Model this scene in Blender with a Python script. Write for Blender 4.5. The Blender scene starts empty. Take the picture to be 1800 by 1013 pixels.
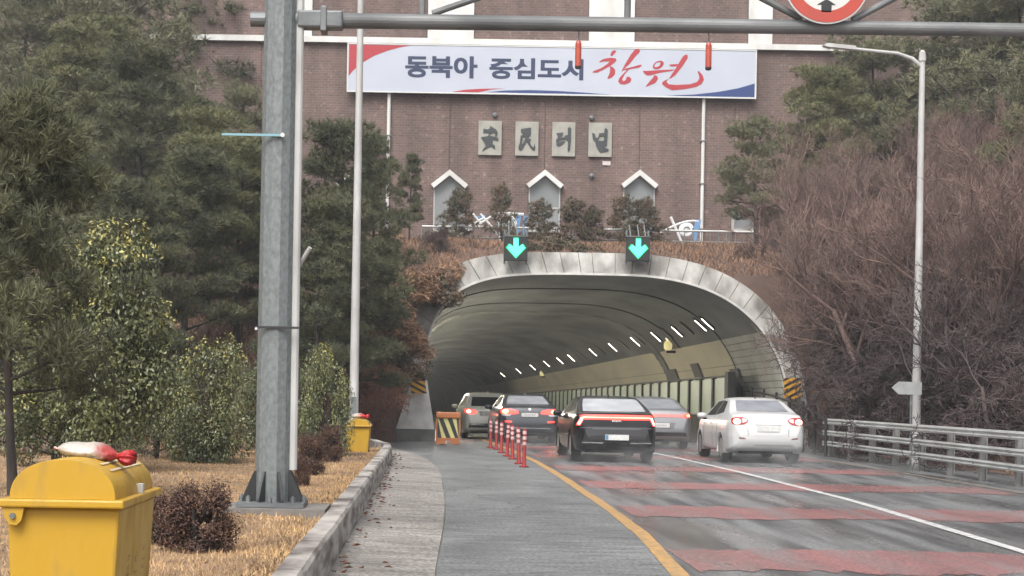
import bpy, bmesh, math, random
import numpy as np
from mathutils import Vector, Matrix
from mathutils.bvhtree import BVHTree
from mathutils.geometry import tessellate_polygon, delaunay_2d_cdt

rng = np.random.default_rng(7)
random.seed(7)
SC = bpy.context.scene
COL = SC.collection
R = math.radians

# ------------------------------------------------------------------ camera
F = 3000.0            # focal length in photo pixels (1800 wide)
VX, VY, HC, ROLL = 757.0, 688.0, 1.5, R(1.0)
cam = bpy.data.cameras.new('camera')
cam.sensor_width = 36.0
cam.lens = 36.0 * F / 1800.0
cam.shift_x = (900 - VX) / 1800.0
cam.shift_y = (VY - 506.5) / 1800.0
cam.clip_end = 3000
co = bpy.data.objects.new('camera', cam)
COL.objects.link(co)
co.matrix_world = Matrix.Translation((0, 0, HC)) @ Matrix.Rotation(R(90), 4, 'X') @ Matrix.Rotation(ROLL, 4, 'Z')
# shift is applied in rolled image space: compensate so that the road's vanishing point stays at (VX, VY)
SC.camera = co

# ------------------------------------------------------------------ world, sun, exposure
SUN_EL, SUN_AZ = 52.0, 200.0
w = bpy.data.worlds.new('World'); SC.world = w; w.use_nodes = True
nt = w.node_tree
sky = nt.nodes.new('ShaderNodeTexSky'); sky.sky_type = 'NISHITA'; sky.sun_disc = False
sky.sun_elevation = R(SUN_EL); sky.sun_rotation = R(SUN_AZ); sky.dust_density = 6.0; sky.air_density = 1.0
hs = nt.nodes.new('ShaderNodeHueSaturation'); hs.inputs['Saturation'].default_value = 0.22
nt.links.new(sky.outputs[0], hs.inputs['Color'])
bg = nt.nodes['Background']; bg.inputs[1].default_value = 0.15
nt.links.new(hs.outputs[0], bg.inputs[0])
sl = bpy.data.lights.new('sun', 'SUN'); sl.energy = 1.2; sl.angle = R(30); sl.color = (1.0, 0.97, 0.93)
so = bpy.data.objects.new('sun', sl); COL.objects.link(so)
az = R(SUN_AZ)
sdir = Vector((math.sin(az) * math.cos(R(SUN_EL)), math.cos(az) * math.cos(R(SUN_EL)), math.sin(R(SUN_EL))))
so.rotation_euler = sdir.to_track_quat('Z', 'Y').to_euler()
SC.view_settings.view_transform = 'Standard'
SC.view_settings.look = 'None'
SC.view_settings.gamma = 1.0
SC.view_settings.use_curve_mapping = False
SC.view_settings.exposure = 0.70
SC.cycles.max_bounces = 5; SC.cycles.diffuse_bounces = 3; SC.cycles.glossy_bounces = 3
SC.cycles.adaptive_threshold = 0.02
SC.cycles.volume_bounces = 0
SC.cycles.use_denoising = True

# ------------------------------------------------------------------ helpers
MATS = {}
def hexc(r, g, b):      # sRGB 0-255 -> linear
    f = lambda c: ((c / 255 + 0.055) / 1.055) ** 2.4 if c > 10 else c / 255 / 12.92
    return (f(r), f(g), f(b))
def mat(name, col, rough=0.7, col2=None, scale=4.0, stretch=(1, 1, 1), bump=0.0, bscale=40.0, metal=0.0, spec=0.5,
        emit=None, estr=0.0, island=0.0, detail=6.0, lo=0.35, hi=0.65, rough2=None, rscale=None, coat=0.0, trans=0.0):
    if name in MATS: return MATS[name]
    m = bpy.data.materials.new(name); m.use_nodes = True; MATS[name] = m
    t = m.node_tree; N = t.nodes; L = t.links
    p = N['Principled BSDF']
    p.inputs['Base Color'].default_value = (*col, 1); p.inputs['Roughness'].default_value = rough
    p.inputs['Metallic'].default_value = metal; p.inputs['Specular IOR Level'].default_value = spec
    p.inputs['Coat Weight'].default_value = coat
    tc = N.new('ShaderNodeTexCoord'); mp = N.new('ShaderNodeMapping'); mp.inputs['Scale'].default_value = stretch
    L.new(tc.outputs['Object'], mp.inputs['Vector'])
    cur = None
    if col2 is not None:
        n = N.new('ShaderNodeTexNoise'); n.inputs['Scale'].default_value = scale; n.inputs['Detail'].default_value = detail
        L.new(mp.outputs[0], n.inputs['Vector'])
        cr = N.new('ShaderNodeMapRange'); cr.inputs[1].default_value = lo; cr.inputs[2].default_value = hi
        L.new(n.outputs['Fac'], cr.inputs[0])
        mx = N.new('ShaderNodeMix'); mx.data_type = 'RGBA'
        mx.inputs[6].default_value = (*col, 1); mx.inputs[7].default_value = (*col2, 1)
        L.new(cr.outputs[0], mx.inputs[0]); cur = mx.outputs[2]
        if rough2 is not None:
            n2 = n
            if rscale:
                n2 = N.new('ShaderNodeTexNoise'); n2.inputs['Scale'].default_value = rscale; n2.inputs['Detail'].default_value = 4
                L.new(mp.outputs[0], n2.inputs['Vector'])
            r = N.new('ShaderNodeMapRange'); r.inputs[1].default_value = 0.4; r.inputs[2].default_value = 0.6
            r.inputs[3].default_value = rough; r.inputs[4].default_value = rough2
            L.new(n2.outputs['Fac'], r.inputs[0]); L.new(r.outputs[0], p.inputs['Roughness'])
    if island > 0:
        g = N.new('ShaderNodeNewGeometry')
        r = N.new('ShaderNodeMapRange'); r.inputs[3].default_value = 1 - island; r.inputs[4].default_value = 1 + island
        L.new(g.outputs['Random Per Island'], r.inputs[0])
        h = N.new('ShaderNodeHueSaturation'); L.new(r.outputs[0], h.inputs['Value'])
        if cur: L.new(cur, h.inputs['Color'])
        else: h.inputs['Color'].default_value = (*col, 1)
        cur = h.outputs[0]
    if cur: L.new(cur, p.inputs['Base Color'])
    if bump > 0:
        b = N.new('ShaderNodeBump'); b.inputs['Strength'].default_value = bump; b.inputs['Distance'].default_value = 0.02
        nb = N.new('ShaderNodeTexNoise'); nb.inputs['Scale'].default_value = bscale; nb.inputs['Detail'].default_value = 5
        L.new(mp.outputs[0], nb.inputs['Vector']); L.new(nb.outputs['Fac'], b.inputs['Height'])
        L.new(b.outputs[0], p.inputs['Normal'])
    if emit is not None:
        p.inputs['Emission Color'].default_value = (*emit, 1); p.inputs['Emission Strength'].default_value = estr
    if trans: p.inputs['Transmission Weight'].default_value = trans
    return m

def meshobj(name, verts, faces, m, parent=None, smooth=False):
    me = bpy.data.meshes.new(name)
    me.from_pydata([tuple(v) for v in verts], [], [tuple(int(i) for i in f) for f in faces])
    if smooth: me.polygons.foreach_set('use_smooth', [True] * len(me.polygons))
    if m: me.materials.append(m)
    o = bpy.data.objects.new(name, me); COL.objects.link(o)
    if parent: o.parent = parent
    return o
def npmesh(name, V, Fa, m, parent=None, smooth=False):   # V (n,3), Fa (k,3|4)
    me = bpy.data.meshes.new(name)
    n, k, c = len(V), len(Fa), Fa.shape[1]
    me.vertices.add(n); me.vertices.foreach_set('co', np.ascontiguousarray(V, dtype=np.float32).ravel())
    me.loops.add(k * c); me.loops.foreach_set('vertex_index', np.ascontiguousarray(Fa, dtype=np.int32).ravel())
    me.polygons.add(k); me.polygons.foreach_set('loop_start', np.arange(0, k * c, c, dtype=np.int32))
    try: me.polygons.foreach_set('loop_total', np.full(k, c, dtype=np.int32))
    except Exception: pass
    me.update(calc_edges=True)
    if smooth: me.polygons.foreach_set('use_smooth', np.ones(k, dtype=bool))
    if m: me.materials.append(m)
    o = bpy.data.objects.new(name, me); COL.objects.link(o)
    if parent: o.parent = parent
    return o
def tag(o, label, cat, group=None):
    o['label'] = label; o['category'] = cat
    if group: o['group'] = group
    return o
def empty(name, loc, label=None, cat=None, group=None, rz=0.0):
    o = bpy.data.objects.new(name, None); COL.objects.link(o)
    o.location = loc; o.rotation_euler = (0, 0, rz)
    if label: tag(o, label, cat, group)
    return o
def struct(o): o['kind'] = 'structure'; return o
def stuff(o): o['kind'] = 'stuff'; return o

class MB:                                    # mesh collector
    def __init__(s): s.v = []; s.f = []
    def add(s, vs, fs):
        b = len(s.v); s.v += [tuple(v) for v in vs]; s.f += [tuple(i + b for i in f) for f in fs]; return s
    def box(s, x0, x1, y0, y1, z0, z1, M=None):
        vs = [Vector(p) for p in ((x0,y0,z0),(x1,y0,z0),(x1,y1,z0),(x0,y1,z0),(x0,y0,z1),(x1,y0,z1),(x1,y1,z1),(x0,y1,z1))]
        if M: vs = [M @ v for v in vs]
        return s.add(vs, [(0,3,2,1),(4,5,6,7),(0,1,5,4),(1,2,6,5),(2,3,7,6),(3,0,4,7)])
    def tube(s, pts, rad, n=10, cap=True):
        pts = [Vector(p) for p in pts]
        if not hasattr(rad, '__len__'): rad = [rad] * len(pts)
        rings = []
        for i, p in enumerate(pts):
            d = (pts[min(i + 1, len(pts) - 1)] - pts[max(i - 1, 0)]).normalized()
            u = d.orthogonal().normalized() if i == 0 else (u - d * u.dot(d)).normalized()
            v = d.cross(u)
            rings.append([p + (u * math.cos(2 * math.pi * k / n) + v * math.sin(2 * math.pi * k / n)) * rad[i] for k in range(n)])
        vs = [q for r in rings for q in r]
        fs = [(i * n + k, i * n + (k + 1) % n, (i + 1) * n + (k + 1) % n, (i + 1) * n + k) for i in range(len(pts) - 1) for k in range(n)]
        if cap: fs += [tuple(range(n - 1, -1, -1)), tuple(range((len(pts) - 1) * n, len(pts) * n))]
        return s.add(vs, fs)
    def lathe(s, prof, n=24, M=None):        # prof: (radius, height) about Z
        vs = [Vector((r * math.cos(2 * math.pi * k / n), r * math.sin(2 * math.pi * k / n), z)) for r, z in prof for k in range(n)]
        if M: vs = [M @ v for v in vs]
        fs = [(i * n + k, i * n + (k + 1) % n, (i + 1) * n + (k + 1) % n, (i + 1) * n + k) for i in range(len(prof) - 1) for k in range(n)]
        fs += [tuple(range(n - 1, -1, -1)), tuple(range((len(prof) - 1) * n, len(prof) * n))]
        return s.add(vs, fs)
    def prism(s, loops, fn, d0, d1):         # loops of 2-D points (first outer, others holes); fn(u,v,depth)->3-D
        tri = tessellate_polygon([[Vector((u, v, 0)) for u, v in l] for l in loops])
        flat = [p for l in loops for p in l]; n = len(flat)
        vs = [fn(u, v, d0) for u, v in flat] + [fn(u, v, d1) for u, v in flat]
        fs = [tuple(t) for t in tri] + [tuple(i + n for i in reversed(t)) for t in tri]
        b = 0
        for l in loops:
            m_ = len(l)
            fs += [(b + i, b + (i + 1) % m_, n + b + (i + 1) % m_, n + b + i) for i in range(m_)]
            b += m_
        return s.add(vs, fs)
    def build(s, name, m, parent=None, smooth=False, fix=True, bevel=0.0):
        o = meshobj(name, s.v, s.f, m, parent, smooth)
        if fix:
            bm = bmesh.new(); bm.from_mesh(o.data); bmesh.ops.recalc_face_normals(bm, faces=bm.faces)
            if bevel > 0:
                bmesh.ops.bevel(bm, geom=list(bm.edges), offset=bevel, segments=2, affect='EDGES', profile=0.5)
            bm.to_mesh(o.data); bm.free()
        return o
def W(x, y, d):          # the point at distance d that the photo shows at pixel (x, y): used only to survey positions
    u, v = x - VX, y - VY
    uu = u * math.cos(ROLL) + v * math.sin(ROLL); vv = -u * math.sin(ROLL) + v * math.cos(ROLL)
    return Vector((uu * d / F, d, HC - vv * d / F))
def autosmooth(o, ang=35):
    me = o.data
    me.polygons.foreach_set('use_smooth', [True] * len(me.polygons))
    bm = bmesh.new(); bm.from_mesh(me)
    for e in bm.edges:
        if len(e.link_faces) == 2 and e.calc_face_angle(0) > R(ang): e.smooth = False
    bm.to_mesh(me); bm.free()
def sstep(t): t = np.clip(t, 0, 1); return t * t * (3 - 2 * t)

# ------------------------------------------------------------------ tunnel and terrain functions
YP = 52.0
def tcx(y): t = np.maximum(np.asarray(y, float) - YP, 0); return 5.35 - 0.026 * t - 0.00005 * t * t
def tz(y): return -0.0095 * np.maximum(np.asarray(y, float) - YP, 0)
def arch(t, a, b, n=2.6):          # t 0 (right springing) .. pi (left)
    c, s_ = math.cos(t), math.sin(t)
    if c < 0: n = 4.4
    return (a * math.copysign(abs(c) ** (2 / n), c), b * abs(s_) ** (2 / n))
def arch_z(dx, a, b):
    n = np.where(np.asarray(dx) < 0, 4.4, 2.6); return b * np.maximum(0, 1 - np.abs(np.clip(dx / a, -1, 1)) ** n) ** (1 / n)
def arch_x(z, a, b, n=2.6): return a * max(0, 1 - (z / b) ** n) ** (1 / n)
A0, B0, A1, B1 = 5.6, 5.15, 6.15, 5.8
def nz(x, y): return 0.5 * (np.sin(x * 0.7 + 1.3) * np.cos(y * 0.53) + np.sin(x * 1.9 + y * 1.1) * 0.5)
def kerb_x(y): y = np.asarray(y, float); return -0.78 - 0.045 * np.maximum(y - 36, 0) ** 1.6 * (y < 60)
def hz(x, y):
    x = np.asarray(x, float); y = np.asarray(y, float)
    prof = sstep((y - 35) / 25) * 6.7
    ramp = sstep((y - 46.5) / 5.6)
    sideL = np.maximum(np.clip((-1.3 - x) / 3.2, 0, 1), ramp)
    sideR = np.maximum(np.clip((x - 12.2) / 3.0, 0, 1), ramp)
    left = 0.27 + prof * sideL + np.maximum(0, -x - 11) * 0.30 * sstep((y - 26) / 20) + np.maximum(0, y - 62) * 0.28 * sstep((-x - 15) / 8)
    right = 0.02 + prof * sideR + np.maximum(0, x - 14) * 0.30 * sstep((y - 22) / 20) + np.maximum(0, y - 62) * 0.28 * sstep((x - 23) / 8)
    mid = np.maximum(prof, arch_z(x - 5.35, A1, B1) + 0.06)
    h = np.where(x < -1.0, left, np.where(x > 11.6, right, np.where(y > YP + 0.25, mid, np.where(y > YP + .1, arch_z(x - 5.35, A1 - .12, B1 - .12), -0.3))))
    h = h + nz(x, y) * np.where(y < 34, 0.03, 0.14) * np.where((x > -1) & (x < 11.6), 0.5, 1.0)
    crest = np.where(y > 64.5, np.minimum(h, 6.5), h)
    h = np.where((x > -15) & (x < 23), crest, h)
    return h
def hzf(x, y): return float(hz(np.array([x]), np.array([y]))[0])

# ------------------------------------------------------------------ materials
M_earth = mat('earth', (0.075, 0.05, 0.042), 0.95, (0.13, 0.08, 0.06), 1.2, bump=0.6, bscale=18)
M_lawn = mat('dry_lawn', (0.33, 0.21, 0.11), 0.95, (0.16, 0.11, 0.07), 2.6, bump=0.8, bscale=30)
M_drygrass = mat('dry_grass', (0.52, 0.34, 0.17), 0.9, (0.30, 0.20, 0.12), 1.6, island=0.45)
M_rustgrass = mat('rust_grass', (0.30, 0.175, 0.105), 0.9, (0.17, 0.11, 0.08), 0.9, island=0.45)
M_conc = mat('concrete', (0.42, 0.41, 0.38), 0.85, (0.29, 0.28, 0.25), 1.6, bump=0.3, bscale=30)
M_galv = mat('galvanised', (0.205, 0.225, 0.226), 0.5, (0.135, 0.152, 0.155), 26.0, stretch=(1, 1, 0.7), metal=0.3, bump=0.12, bscale=14, lo=.3, hi=.7, rough2=.7)
M_galvd = mat('galvanised_dark', (0.12, 0.13, 0.135), 0.5, (0.20, 0.21, 0.215), 6.0, stretch=(.4, 1, 1), metal=0.4, bump=0.1)
M_white = mat('white_paint', (0.68, 0.68, 0.66), 0.55, (0.54, 0.53, 0.50), 1.3, stretch=(1, 1, 0.4))
M_polew = mat('pale_pole', (0.48, 0.48, 0.47), 0.5, (0.36, 0.35, 0.34), 3, stretch=(1, 1, .4))
M_black = mat('black_metal', (0.022, 0.022, 0.024), 0.5)
M_rail = mat('rail_steel', (0.52, 0.53, 0.515), 0.45, (0.38, 0.385, 0.37), 1.4, metal=0.2, bump=0.05)

# ------------------------------------------------------------------ ground, road
struct(MB().box(-500, 500, -120, 900, -2.2, -1.9).build('ground', M_earth))
xs = np.concatenate([np.arange(-70, -6, 1.6), np.arange(-6, -1.0, 0.28), [-0.97], [11.0, 11.6, 11.64], np.arange(12, 18, 0.5), np.arange(18, 82, 1.7)])
mid_x = np.arange(-0.95, 11.62, 0.35)
ys = np.concatenate([np.arange(-6, 34, 1.0), np.arange(34, 52, 0.6), [52.2, 52.32], np.arange(52.8, 66, 0.55), np.arange(66, 135, 2.5)])
XS = np.unique(np.concatenate([xs, mid_x]))
GX, GY = np.meshgrid(XS, ys, indexing='ij')
GZ = hz(GX, GY)
sh = np.where(GY < 45.5, kerb_x(GY) + 0.78, (kerb_x(45.5) + .78) * np.clip((50 - GY) / 4.5, 0, 1))
GXs = np.where(GX < -0.9, GX + sh * np.exp(-np.maximum(0, -0.96 - GX) / 2.0), GX)
nX, nY = GX.shape
idx = np.arange(nX * nY).reshape(nX, nY)
q = np.stack([idx[:-1, :-1], idx[1:, :-1], idx[1:, 1:], idx[:-1, 1:]], -1).reshape(-1, 4)
cx = (GX[:-1, :-1] + GX[1:, 1:]).ravel() / 2; cy = (GY[:-1, :-1] + GY[1:, 1:]).ravel() / 2
keep = ~((cx > -0.97) & (cx < 11.6) & (cy < YP + 0.15))
q = q[keep]; cxk = cx[keep]; cyk = cy[keep]
terr = npmesh('embankment', np.stack([GXs.ravel(), GY.ravel(), GZ.ravel()], -1), q, M_lawn, smooth=True)
terr.data.materials.append(M_earth)
mi = np.where((cyk > 30) | (cyk > 33) & ~((cxk > -6) & (cxk < 11.4) & (cyk > 40)) | (cxk > 11.4), 1, 0).astype(np.int32)
terr.data.polygons.foreach_set('material_index', mi)
struct(terr)

# wet asphalt
def wet_road(name, c1, c2, r1, r2, red=None):
    m = bpy.data.materials.new(name); m.use_nodes = True
    t = m.node_tree; N = t.nodes; L = t.links; p = N['Principled BSDF']
    tc = N.new('ShaderNodeTexCoord')
    def noise(scale, st, det=5):
        mp = N.new('ShaderNodeMapping'); mp.inputs['Scale'].default_value = st; L.new(tc.outputs['Object'], mp.inputs[0])
        n = N.new('ShaderNodeTexNoise'); n.inputs['Scale'].default_value = scale; n.inputs['Detail'].default_value = det
        L.new(mp.outputs[0], n.inputs['Vector']); return n.outputs['Fac']
    def rng_(s, a, b, c=0, d=1):
        r = N.new('ShaderNodeMapRange'); r.inputs[1].default_value = a; r.inputs[2].default_value = b
        r.inputs[3].default_value = c; r.inputs[4].default_value = d; L.new(s, r.inputs[0]); return r.outputs[0]
    fine = noise(28, (1, .7, 1)); big = noise(0.9, (1, 0.22, 1)); streak = noise(1.6, (1.6, 0.12, 1), 8)
    mx = N.new('ShaderNodeMix'); mx.data_type = 'RGBA'
    mx.inputs[6].default_value = (*c1, 1); mx.inputs[7].default_value = (*c2, 1); L.new(rng_(streak, .38, .62), mx.inputs[0])
    out = mx.outputs[2]
    if red:
        wear = N.new('ShaderNodeMath'); wear.operation = 'MULTIPLY_ADD'
        L.new(noise(7, (1, 0.6, 1), 8), wear.inputs[0]); wear.inputs[1].default_value = 0.6; L.new(streak, wear.inputs[2])
        mr = N.new('ShaderNodeMix'); mr.data_type = 'RGBA'; mr.inputs[6].default_value = (*red, 1)
        L.new(out, mr.inputs[7]); L.new(rng_(wear.outputs[0], .70, 1.0, .0, .75), mr.inputs[0]); out = mr.outputs[2]
    mul = N.new('ShaderNodeMix'); mul.data_type = 'RGBA'; mul.blend_type = 'MULTIPLY'; mul.inputs[0].default_value = 1
    g = N.new('ShaderNodeCombineColor'); v = rng_(fine, .33, .67, .55, 1.45)
    for i in range(3): L.new(v, g.inputs[i])
    L.new(out, mul.inputs[6]); L.new(g.outputs[0], mul.inputs[7])
    L.new(mul.outputs[2], p.inputs['Base Color'])
    L.new(rng_(big, .38, .62, r1, r2), p.inputs['Roughness'])
    b = N.new('ShaderNodeBump'); b.inputs['Strength'].default_value = 0.22; b.inputs['Distance'].default_value = 0.01
    L.new(noise(45, (1, 1, 1)), b.inputs['Height']); L.new(b.outputs[0], p.inputs['Normal'])
    p.inputs['Specular IOR Level'].default_value = 0.5
    return m
M_road = wet_road('wet_asphalt', (0.065, 0.066, 0.068), (0.19, 0.192, 0.192), 0.2, 0.5)
M_red = wet_road('red_band_paint', (0.075, 0.072, 0.072), (0.19, 0.175, 0.175), 0.24, 0.5, red=(0.26, 0.12, 0.115))
def worn_paving(name, c1, c2, crack, rough, cscale=.35):
    m = bpy.data.materials.new(name); m.use_nodes = True; t = m.node_tree; N = t.nodes; L = t.links; p = N['Principled BSDF']
    tc = N.new('ShaderNodeTexCoord')
    def noise(sc, det=6, st=(1, 1, 1)):
        mp = N.new('ShaderNodeMapping'); mp.inputs['Scale'].default_value = st; L.new(tc.outputs['Object'], mp.inputs[0])
        n = N.new('ShaderNodeTexNoise'); n.inputs['Scale'].default_value = sc; n.inputs['Detail'].default_value = det; L.new(mp.outputs[0], n.inputs['Vector']); return n
    def rg(s, a, b, c=0, d=1):
        r = N.new('ShaderNodeMapRange'); r.inputs[1].default_value = a; r.inputs[2].default_value = b; r.inputs[3].default_value = c; r.inputs[4].default_value = d; L.new(s, r.inputs[0]); return r.outputs[0]
    def mix(f, a, b, mode='MIX'):
        x = N.new('ShaderNodeMix'); x.data_type = 'RGBA'; x.blend_type = mode
        for k, q in ((0, f), (6, a), (7, b)):
            if isinstance(q, (tuple, float, int)): x.inputs[k].default_value = (*q, 1) if isinstance(q, tuple) else q
            else: L.new(q, x.inputs[k])
        return x.outputs[2]
    big = noise(.8, 8, (1, .6, 1)); fine = noise(26, 5); grit = noise(120, 2)
    c = mix(rg(big.outputs['Fac'], .35, .65), c1, c2)
    g = N.new('ShaderNodeCombineColor'); v = rg(fine.outputs['Fac'], .33, .67, .5, 1.5)
    for k in range(3): L.new(v, g.inputs[k])
    c = mix(1.0, c, g.outputs[0], 'MULTIPLY')
    st_ = noise(3.5, 5, (.5, 1.6, 1)); g2 = N.new('ShaderNodeCombineColor'); v2 = rg(st_.outputs['Fac'], .32, .68, .72, 1.22)
    for k in range(3): L.new(v2, g2.inputs[k])
    c = mix(1.0, c, g2.outputs[0], 'MULTIPLY')
    # wandering cracks
    wob = noise(1.7, 5); mv = N.new('ShaderNodeMix'); mv.data_type = 'VECTOR'; mv.inputs[0].default_value = .35
    L.new(tc.outputs['Object'], mv.inputs[4]); L.new(wob.outputs['Color'], mv.inputs[5])
    vo = N.new('ShaderNodeTexVoronoi'); vo.feature = 'DISTANCE_TO_EDGE'; vo.inputs['Scale'].default_value = cscale; L.new(mv.outputs[1], vo.inputs['Vector'])
    gate = rg(noise(.6, 2).outputs['Fac'], .48, .56)
    cf = N.new('ShaderNodeMath'); cf.operation = 'MULTIPLY'; L.new(rg(vo.outputs['Distance'], .0, .006, 1, 0), cf.inputs[0]); L.new(gate, cf.inputs[1])
    c = mix(cf.outputs[0], c, crack)
    L.new(c, p.inputs['Base Color'])
    L.new(rg(big.outputs['Fac'], .35, .65, rough[0], rough[1]), p.inputs['Roughness'])
    b = N.new('ShaderNodeBump'); b.inputs['Strength'].default_value = .7; b.inputs['Distance'].default_value = .012; L.new(grit.outputs['Fac'], b.inputs['Height'])
    b2 = N.new('ShaderNodeBump'); b2.inputs['Strength'].default_value = .5; b2.inputs['Distance'].default_value = .02; L.new(fine.outputs['Fac'], b2.inputs['Height']); L.new(b.outputs[0], b2.inputs['Normal'])
    L.new(b2.outputs[0], p.inputs['Normal'])
    return m
M_shoulder = worn_paving('shoulder_asphalt', (.175, .18, .178), (.115, .12, .118), (.05, .05, .05), (.75, .5))
M_yline = mat('yellow_line', (0.50, 0.28, 0.085), 0.55, (0.26, 0.18, 0.10), 11, bump=0.2)
M_wline = mat('white_line', (0.62, 0.61, 0.6), 0.5, (0.36, 0.36, 0.35), 7, bump=0.2)
M_gutter = worn_paving('gutter_concrete', (.28, .26, .238), (.185, .17, .155), (.08, .07, .06), (.85, .7), .5)

def strip(name, pts, m, parent=None, z=0.0):      # pts: list of (y, xl, xr); follows the tunnel's fall
    V = []; Fc = []
    for y, a, b in pts: V += [(a, y, z + float(tz(y))), (b, y, z + float(tz(y)))]
    for i in range(len(pts) - 1): Fc.append((2 * i, 2 * i + 1, 2 * i + 3, 2 * i + 2))
    return meshobj(name, V, Fc, m, parent)
def off(y): return float(tcx(y)) - 5.35
yy = list(np.arange(-10, 52, 2.0)) + list(np.arange(52, 330, 4.0))
road = struct(strip('road', [(y, -3.6 if y < 50 else off(y) - 0.4, 11.9 + off(y)) for y in yy], M_road))
def yl(y): return float(np.interp(y, [-5, 8, 14.3, 18, 22, 30, 37, 45, 52], [1.5, 1.8, 2.1, 2.29, 2.36, 2.38, 2.33, 2.1, 1.75])) + off(y)
def wl(y): return float(np.interp(y, [-5, 10, 17, 25, 34, 42, 52], [5.2, 5.6, 5.93, 6.2, 6.15, 5.9, 5.35])) + off(y)
def rl(y): return float(np.interp(y, [-5, 17, 28, 36, 52], [9.3, 9.6, 9.68, 9.6, 9.0])) + off(y)
gx = lambda y: float(np.interp(y, [-5, 14, 19, 23.4, 29, 33, 36, 39, 42, 45, 47], [0.0, 0.06, .17, .22, .21, .16, .03, -.2, -.6, -1.2, -1.9]))
ysh = list(np.arange(-8, 47, 0.75))
strip('shoulder', [(y, gx(y) + 0.015, yl(y)) for y in ysh] + [(48, -1.9, yl(48)), (51, -0.2, yl(51))], M_shoulder, road, 0.004)
yl_y = list(np.arange(-8, 60, 0.8))
def line(name, fn, wd, m, ys_, z):
    r = random.Random(3); return strip(name, [(y, fn(y) - wd / 2 + r.uniform(-.008, .008), fn(y) + wd / 2 + r.uniform(-.008, .008)) for y in ys_], m, road, z)
line('yellow_edge_line', yl, 0.155, M_yline, yl_y, 0.0085)
line('white_lane_line', wl, 0.14, M_wline, list(np.arange(-8, 160, 1.2)), 0.0085)
line('edge_line', rl, 0.09, mat('worn_edge_line', (.30, .22, .15), .6, (.14, .12, .11), 5), list(np.arange(-8, 120, 1.2)), 0.0085)
for k in range(7):                                # worn red anti-skid bands
    y0 = 8.3 + 6.3 * k; r = random.Random(k)
    pts = []
    n = 60
    xa, xb = yl(y0) + 0.2, 9.45
    V = []; Fc = []
    for i in range(n + 1):
        x = xa + (xb - xa) * i / n
        sk = (x - xa) * 0.05
        V += [(x, y0 + sk + r.uniform(-.16, .16) + .12 * math.sin(x * 2.2 + k), 0.0045), (x, y0 + sk + 2.1 + r.uniform(-.16, .16) + .12 * math.sin(x * 1.7 + k), 0.0045)]
    for i in range(n): Fc.append((2 * i, 2 * i + 2, 2 * i + 3, 2 * i + 1))
    meshobj('red_band', V, Fc, M_red, road)
# gutter slabs
y = -6.0; k = 0
while y < 44:
    y1 = min(y + 4.8, 45.5)
    sub = np.linspace(y + 0.015, y1 - 0.015, 8)
    V = []; Fc = []
    dz = random.uniform(0.012, 0.028)
    for t in sub:
        a, b = float(kerb_x(t)) + 0.0, gx(t)
        if b - a < 0.08: b = a + 0.08
        V += [(a, t, dz + 0.03), (b, t, dz), (a, t, -0.1), (b, t, -0.1)]
    for i in range(7):
        o_ = 4 * i
        Fc += [(o_, o_ + 1, o_ + 5, o_ + 4), (o_ + 1, o_ + 3, o_ + 7, o_ + 5)]
    Fc += [(0, 2, 3, 1), (28, 29, 31, 30)]
    meshobj('gutter_slab', V, Fc, M_gutter, road); y = y1; k += 1
# dry leaves in the gutter
lv = []; lf = []
r_ = random.Random(4)
for i in range(170):
    ly = r_.uniform(12, 44); lx = float(kerb_x(ly)) + abs(r_.gauss(0, .14)) + .02
    a = r_.uniform(0, 6.28); s_ = r_.uniform(.02, .05); z0 = .062 + r_.uniform(0, .02)
    c, s2 = math.cos(a) * s_, math.sin(a) * s_
    b = len(lv); lv += [(lx + c, ly + s2, z0), (lx - s2 * .5, ly + c * .5, z0 + .015), (lx - c, ly - s2, z0), (lx + s2 * .5, ly - c * .5, z0 + .02)]
    lf += [(b, b + 1, b + 2), (b, b + 2, b + 3)]
lo = stuff(meshobj('fallen_leaves', lv, lf, mat('dead_leaf', (0.17, 0.075, 0.045), .8, island=.4)))
tag(lo, 'brown fallen leaves lying in the gutter along the kerb', 'leaves')
# kerb stones
kerb = struct(empty('kerb', (0, 0, 0)))
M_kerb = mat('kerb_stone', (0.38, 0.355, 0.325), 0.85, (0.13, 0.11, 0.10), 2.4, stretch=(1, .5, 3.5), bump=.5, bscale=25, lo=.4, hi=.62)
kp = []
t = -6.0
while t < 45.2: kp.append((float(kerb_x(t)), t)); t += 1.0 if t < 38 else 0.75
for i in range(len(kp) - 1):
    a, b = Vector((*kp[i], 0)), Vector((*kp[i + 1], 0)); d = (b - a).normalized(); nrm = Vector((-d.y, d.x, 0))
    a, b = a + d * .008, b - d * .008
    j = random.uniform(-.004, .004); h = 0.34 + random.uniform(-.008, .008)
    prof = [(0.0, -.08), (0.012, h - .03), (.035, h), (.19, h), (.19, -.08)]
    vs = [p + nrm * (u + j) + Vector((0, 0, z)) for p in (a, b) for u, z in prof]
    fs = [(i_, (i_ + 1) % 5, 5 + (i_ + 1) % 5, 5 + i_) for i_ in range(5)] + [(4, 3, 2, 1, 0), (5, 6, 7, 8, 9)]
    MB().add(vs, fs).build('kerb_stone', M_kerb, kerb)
MB().lathe([(.10, .0), (.13, .30), (.10, .355), (.03, .37)], 14, Matrix.Translation((kp[-1][0] - .05, kp[-1][1] + .1, 0))).build('kerb_end', mat('kerb_end_paint', (.6, .58, .55), .8, (.4, .38, .36), 5), kerb)

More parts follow.
